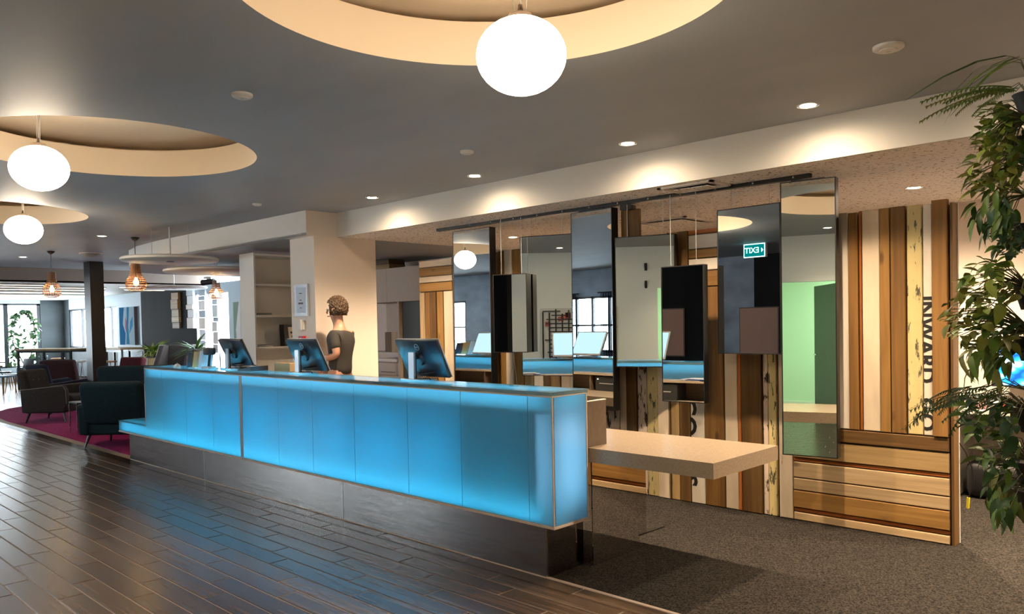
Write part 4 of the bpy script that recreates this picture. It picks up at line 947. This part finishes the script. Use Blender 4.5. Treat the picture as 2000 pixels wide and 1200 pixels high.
# ================================================================== LOUNGE
def armchair(P, ang, label, col, h=.86, w=.78, d=.74, name='armchair', wing=False, seat=.42, cat='armchair', arm_h=.60):
    t = thing(name, label, cat, (P[0], P[1], .0065), ang, 'lounge seats')
    f = pbr('felt_%d_%d_%d' % tuple(int(c*999) for c in col), col, .95, var=.15, vscale=(30, 30, 30), bump=.15, bscale=(180, 180, 180), spec=.2)
    pp_ = pbr('piping_%d_%d_%d' % tuple(int(c*999) for c in col), tuple(min(1, c*3+.05) for c in col), .8)
    hw, hd = w/2, d/2
    MB().rbox(-hd+.04, hd-.02, -hw+.02, hw-.02, .16, .31, .03).build('base', f, t)
    n = 2 if w > 1.1 else 1
    for k in range(n):
        a = -hw+.12+(w-.24)*k/n; b = -hw+.12+(w-.24)*(k+1)/n
        MB().rbox(-hd+.14, hd+.02, a+.004, b-.004, .312, seat+.02, .045).build('seat_cushion', f, t)
    for s in (-1, 1):
        y0, y1 = (s*hw-.12, s*hw) if s > 0 else (s*hw, s*hw+.12)
        m = MB()
        pr = [(-hd+.02, .17), (hd-.03, .17), (hd, .30), (hd-.01, arm_h-.07), (hd-.06, arm_h), (-hd+.0, arm_h-.06)] if not wing else [(-hd+.02, .17), (hd-.03, .17), (hd-.02, .55), (hd-.14, .62), (-hd+.30, h-.12), (-hd+.22, h-.01), (-hd-.06, h-.01)]
        bm = bmesh.new(); vs = [bm.verts.new((x, y0, z)) for x, z in pr]; fc = bm.faces.new(vs); r = bmesh.ops.extrude_face_region(bm, geom=[fc])
        for v in r['geom']:
            if isinstance(v, bmesh.types.BMVert): v.co.y = y1
        bmesh.ops.recalc_face_normals(bm, faces=bm.faces); bmesh.ops.bevel(bm, geom=bm.edges[:], offset=.022, segments=3, affect='EDGES', profile=.5)
        m.bm(bm, None, True); m.build('wing' if wing else 'arm', f, t)
        yo = y1-.004 if s > 0 else y0+.004
        zz = [(x, yo, z+.004) for x, z in pr[2:]]
        MB().tube(zz, .006, 5).build('piping', pp_, t)
    tl = Matrix.Translation((-hd+.10, 0, .30)) @ Matrix.Rotation(math.radians(-13), 4, 'Y')
    bk = MB().rbox(-.08, .08, -hw+.06, hw-.06, 0, (h-.30)/math.cos(math.radians(13)), .06, tl, 4).build('backrest', f, t)
    mb = MB(); nb = 3 if w < 1.1 else 5
    for i in range(nb):
        for j in range(2): mb.add(*ball(tl @ Vector((.084, (i-(nb-1)/2)*.16, .22+.17*j)), .012))
    mb.build('button', pp_, bk)
    for sx in (-1, 1):
        for sy in (-1, 1):
            MB().tube([(sx*(hd-.10), sy*(hw-.10), .17), (sx*(hd-.05), sy*(hw-.06), 0)], .024, 8, .012).build('leg', m_black, t)
    return t
def ball(c, r):
    vs = [Vector(c)+Vector(v)*r for v in ((1, 0, 0), (-1, 0, 0), (0, 1, 0), (0, -1, 0), (0, 0, 1), (0, 0, -1))]
    return vs, [(0, 2, 4), (2, 1, 4), (1, 3, 4), (3, 0, 4), (2, 0, 5), (1, 2, 5), (3, 1, 5), (0, 3, 5)]
A47 = math.radians(46)
armchair((-14.66, 4.06), A47, 'dark brown armchair in profile facing right, nearest the tiled floor', (.030, .025, .022))
q = gp(250, 868); armchair((q.x, q.y), math.radians(134), 'dark teal armchair with its back turned beside the low end of the counter', (.008, .022, .030), h=.84, w=.90)
q = gp(298, 832); armchair((q.x, q.y), math.radians(134), 'dark teal two seat sofa behind the counter end', (.007, .019, .026), h=.95, w=1.35, name='sofa', cat='sofa')
armchair((-16.15, 4.55), A47+.9, 'navy armchair with pale piping behind the brown armchair', (.012, .014, .028), h=.90)
armchair((-17.3, 5.1), A47+1.4, 'dark plum armchair with its back turned, left of the black post', (.040, .017, .019), h=.93, w=.85)
armchair((-17.55, 6.05), -1.2, 'dark red armchair just right of the black post', (.085, .018, .024), h=.90)
q = gp(341, 776); armchair((q.x, q.y), math.radians(-46), 'taupe winged armchair between two potted palms', (.055, .046, .043), h=1.14, w=.76, wing=True)
t = thing('side_table', 'small chrome framed side table beside the teal armchair', 'table', (gp(170, 846).x, gp(170, 846).y, .0065))
BX('top', m_blackmat, -.18, .18, -.18, .18, .44, .46, t)
for sx in (-1, 1):
    for sy in (-1, 1): BX('leg', m_chrome, sx*.17-.01, sx*.17+.01, sy*.17-.01, sy*.17+.01, 0, .44, t)
def palm(P, label, n, cols, ph, potc, seed):
    t = thing('potted_plant', label, 'potted plant', P, 0, 'potted palms in the lounge'); r = random.Random(seed)
    MB().rbox(-.15, .15, -.15, .15, 0, ph, .012).build('planter', potc, t)
    BX('soil', m_brownlam, -.13, .13, -.13, .13, ph, ph+.004, t)
    st = MB()
    for k in range(n):
        a = r.uniform(0, 2*PI); L = r.uniform(.32, .55); dr = r.uniform(.5, 1.1)
        me = LV['blade', cols[k % len(cols)]][k % 2]
        o = ob('leaf', me, t, (0.03*math.cos(a), .03*math.sin(a), ph+.02+r.uniform(0, .12)), (0, -r.uniform(.35, 1.25), a)); o.scale = (L/.3, 5.0, L/.3)
    st.tube([(0, 0, ph), (0, 0, ph+.2)], .02, 6).build('stem', m_stem, t)
q = yp(298, 720, 7.12); palm((q.x, q.y, .0065), 'potted palm in a tan wooden planter left of the taupe armchair', 70, ['mid', 'light', 'olive'], .84, WD('tan', 'v'), 4)
q = yp(384, 720, 7.20); palm((q.x, q.y, .0065), 'dark potted palm in a red planter right of the taupe armchair', 70, ['dark', 'blue', 'mid'], .92, pbr('terracotta', (.42, .14, .07), .7), 9)
# ================================================================== CAFE
def high_table(P, L, ang, label):
    t = thing('high_table', label, 'table', P, ang, 'long high cafe tables')
    BX('tabletop', WD('tan', 'h'), -L/2, L/2, -.32, .32, 1.02, 1.06, t)
    for sx in (-1, 0, 1):
        for sy in (-1, 1): BX('leg', m_black, sx*(L/2-.06)-.025, sx*(L/2-.06)+.025, sy*.27-.025, sy*.27+.025, 0, 1.02, t)
    for sy in (-1, 1): BX('foot_rail', m_black, -L/2+.06, L/2-.06, sy*.27-.018, sy*.27+.018, .30, .336, t); BX('apron', m_black, -L/2+.06, L/2-.06, sy*.27-.018, sy*.27+.018, .96, 1.02, t)
high_table((-22.5, 6.2, 0), 1.9, math.radians(25), 'long high cafe table left of the black post')
high_table((-21.0, 7.25, 0), 2.2, 0, 'long high cafe table below the blue painting, right of the black post')
def stool(P, label, col):
    t = thing('bar_stool', label, 'stool', P, random.uniform(-.3, .3), 'bar stools at the high tables')
    MB().rbox(-.17, .17, -.17, .17, .72, .76, .012).build('seat', col, t)
    for sx in (-1, 1):
        for sy in (-1, 1): MB().tube([(sx*.13, sy*.13, .72), (sx*.18, sy*.18, 0)], .014, 6).build('leg', m_silver, t)
    MB().box(-.165, .165, -.165, -.15, .28, .30).box(-.165, .165, .15, .165, .28, .30).box(-.165, -.15, -.15, .15, .28, .30).box(.15, .165, -.15, .15, .28, .30).build('foot_ring', m_silver, t)
m_seatw = pbr('stool_white', (.7, .68, .64), .5); m_seatb = pbr('stool_tan', (.36, .2, .1), .5)
for k, (x, y, c) in enumerate(((-21.95, 5.85, 0), (-21.55, 6.05, 1), (-21.15, 6.28, 0), (-24.1, 6.75, 1), (-20.3, 6.75, 1), (-20.9, 6.7, 0), (-21.5, 6.75, 0))):
    stool((x, y, 0), ('white', 'tan')[c]+' topped bar stool, '+('second along the left high table', 'third along the left high table', 'at the right end of the left high table', 'at the left end of the left high table', 'at the right end of the right high table', 'in the middle of the right high table', 'at the left end of the right high table')[k], (m_seatw, m_seatb)[c])
def cafe_chair(P, ang, label, c):
    t = thing('cafe_chair', label, 'chair', P, ang, 'cafe chairs')
    MB().rbox(-.20, .20, -.20, .20, .43, .47, .018).build('seat', c, t)
    MB().rbox(-.22, -.19, -.19, .19, .60, .86, .012, Matrix.Rotation(-.12, 4, 'Y')).build('backrest', c, t)
    for sx in (-1, 1):
        for sy in (-1, 1): MB().tube([(sx*.15, sy*.15, .44), (sx*.20, sy*.19, 0)], .016, 6, .011).build('leg', WD('honey', 'v'), t)
    for sy in (-1, 1): MB().tube([(-.17, sy*.15, .45), (-.28, sy*.15, .66)], .010, 6).build('back_post', m_black, t)
m_cb = pbr('chair_blue', (.16, .30, .40), .4); m_cd = pbr('chair_dark', (.03, .045, .055), .4)
for P, a, lb, c in (((-21.75, 4.9, 0), .5, 'pale blue cafe chair with wooden legs at the far left', m_cb), ((-22.35, 5.35, 0), -1.2, 'dark cafe chair between the two low cafe tables', m_cd), ((-24.0, 5.4, 0), 1.2, 'dark cafe chair farthest back at the left window', m_cd),
                    ((-24.6, 6.3, 0), -1.9, 'dark cafe chair under the cascading plant', m_cd), ((-22.9, 4.35, 0), 1.8, 'pale blue cafe chair at the left picture edge', m_cb), ((-20.6, 5.6, 0), 2.6, 'dark cafe chair in front of the left high table', m_cd)):
    cafe_chair(P, a, lb, c)
def low_table(P, label):
    t = thing('cafe_table', label, 'table', P, .3, 'low cafe tables')
    MB().rbox(-.35, .35, -.35, .35, .715, .745, .008).build('tabletop', WD('tan', 'h'), t); MB().tube([(0, 0, .01), (0, 0, .715)], .03, 8).build('column', m_black, t); MB().lathe([(.24, 0), (.22, .015), (.03, .03)], 18).build('foot', m_black, t)
low_table((-23.4, 4.85, 0), 'low square cafe table in front of the left window'); low_table((-21.0, 4.25, 0), 'low square cafe table nearest the lounge')
t = thing('cascading_plant', 'tall cascading plant silhouetted against the far cafe window', 'plant', (-26.7, 6.60, 0), 0)
r = random.Random(21); st = MB(); MB().rbox(-.2, .2, -.2, .2, 0, .45, .02).build('planter', m_blackmat, t)
lf = [leaf_mesh(.17, .11, .4, m_leaf['dark']), leaf_mesh(.13, .09, .2, m_leaf['blue'])]
for k in range(190):
    s = r.choice((-1, 1)); u = r.random()
    if u < .25: a = r.uniform(0, PI); x, z = .30*math.cos(a), 1.75+.38*math.sin(a)
    elif u < .85: x, z = s*(.30+.10*r.random()), r.uniform(.5, 1.85)
    else: x, z = r.uniform(-.15, .15), r.uniform(.7, 1.7)
    ob('leaf', r.choice(lf), t, (x*.4, x*.72+r.uniform(-.04, .04), z), (r.uniform(-1, 1), r.uniform(-.3, 1), r.uniform(0, 6.28)))
for s in (-1, 1): st.tube([(0, 0, .44), (s*.18, s*.27, 1.2), (s*.12, s*.2, 1.9), (0, 0, 2.08)], .02, 6)
st.build('stem', m_stem, t)
# painting and cladding on the back wall
def wallthing(name, label, cat, px0, px1, y0, y1, group=None):
    a, b = yp(px0, (y0+y1)/2, YB-.03), yp(px1, (y0+y1)/2, YB-.03); z1, z0 = yp((px0+px1)/2, y0, YB-.03).z, yp((px0+px1)/2, y1, YB-.03).z
    return thing(name, label, cat, ((a.x+b.x)/2, YB-.0005, z0), 0, group), b.x-a.x, z1-z0
t, w, h = wallthing('abstract_painting', 'tall abstract painting in blues and white on the pale cafe wall', 'painting', 233, 269, 600, 674)
BX('canvas', pbr('canvas_white', (.30, .42, .50), .9, spec=.05), -w/2, w/2, -.03, 0, 0, h, t)
for k, (pts, c) in enumerate((([(-.48, 0), (-.2, 0), (-.16, .3), (-.3, .55), (-.22, 1), (-.48, 1)], (.004, .10, .24)), ([(-.12, .02), (.04, .02), (.0, .5), (.06, 1), (-.06, 1), (-.08, .5)], (.02, .17, .30)), ([(.06, .3), (.24, .5), (.24, .75), (.1, .6)], (.05, .22, .40)), ([(-.16, .45), (-.10, .3), (-.08, .62), (-.14, .75)], (.35, .10, .16)), ([(.33, 0), (.5, 0), (.5, 1), (.33, 1)], (.035, .015, .018)))):
    MB().prism([(x*w, z*h) for x, z in pts], 0, .002, Matrix.Translation((0, -.03, 0)) @ Matrix.Rotation(PI/2, 4, 'X')).build('colour_field', pbr('paint_field_%d' % k, c, .9, spec=.05), t)
rr = random.Random(8)
def blocks(px0, px1, y0, y1, label, cols):
    t, w, h = wallthing('block_column', label, 'wall decoration', px0, px1, y0, y1, 'columns of stacked blocks')
    z = 0
    while z < h-.03:
        d = min(rr.uniform(.10, .28), h-z); c = rr.choice(cols)
        BX('block', c, -w/2+rr.uniform(0, .02), w/2-rr.uniform(0, .02), -.03-rr.uniform(.01, .05), 0, z+.004, z+d-.004, t); z += d
pb = [pbr('pale_block_%d' % k, c, .7) for k, c in enumerate(((.85, .78, .77), (.66, .74, .84), (.88, .80, .72), (.40, .46, .54), (.84, .86, .9)))]
blocks(337, 351, 572, 642, 'stacked tan timber blocks on the charcoal wall', [WD('tan', 'h'), WD('tan', 'h'), WD('honey', 'h'), WD('dark', 'h')])
blocks(367, 380, 564, 642, 'stacked pale blocks at the left edge of the bright window', pb)
blocks(390.5, 403, 560, 690, 'stacked pale blocks in the middle of the bright window', pb)
blocks(417.5, 428, 574, 690, 'stacked pale blocks at the right part of the bright window', pb)
t, w, h = wallthing('narrow_picture', 'narrow green and white picture partly hidden by the bookshelf', 'picture', 456.5, 470, 590, 680)
BX('canvas', m_paper, -w/2, w/2, -.03, 0, 0, h, t); MB().prism([(-.5*w, 0), (-.1*w, 0), (-.2*w, .4*h), (.3*w, h), (-.5*w, h)], 0, .002, Matrix.Translation((0, -.03, 0)) @ Matrix.Rotation(PI/2, 4, 'X')).build('colour_field', pbr('leaf_print', (.10, .20, .10), .6), t)
q = gp(405, 541, ZL); t = thing('security_camera', 'small dark security camera under the ceiling left of the bookshelf', 'camera', (q.x, q.y, ZL))
BX('mount', m_white, -.05, .05, -.05, .05, -.04, .004, t); MB().tube([(-.10, -.06, -.11), (.12, .08, -.09)], .055, 12).build('body', m_blackmat, t); MB().tube([(0, 0, -.04), (0, 0, -.1)], .02, 8).build('arm', m_white, t)
for o in bpy.data.objects:
    if o.type == 'MESH' and not o.data.materials: print('NO MATERIAL', o.name)
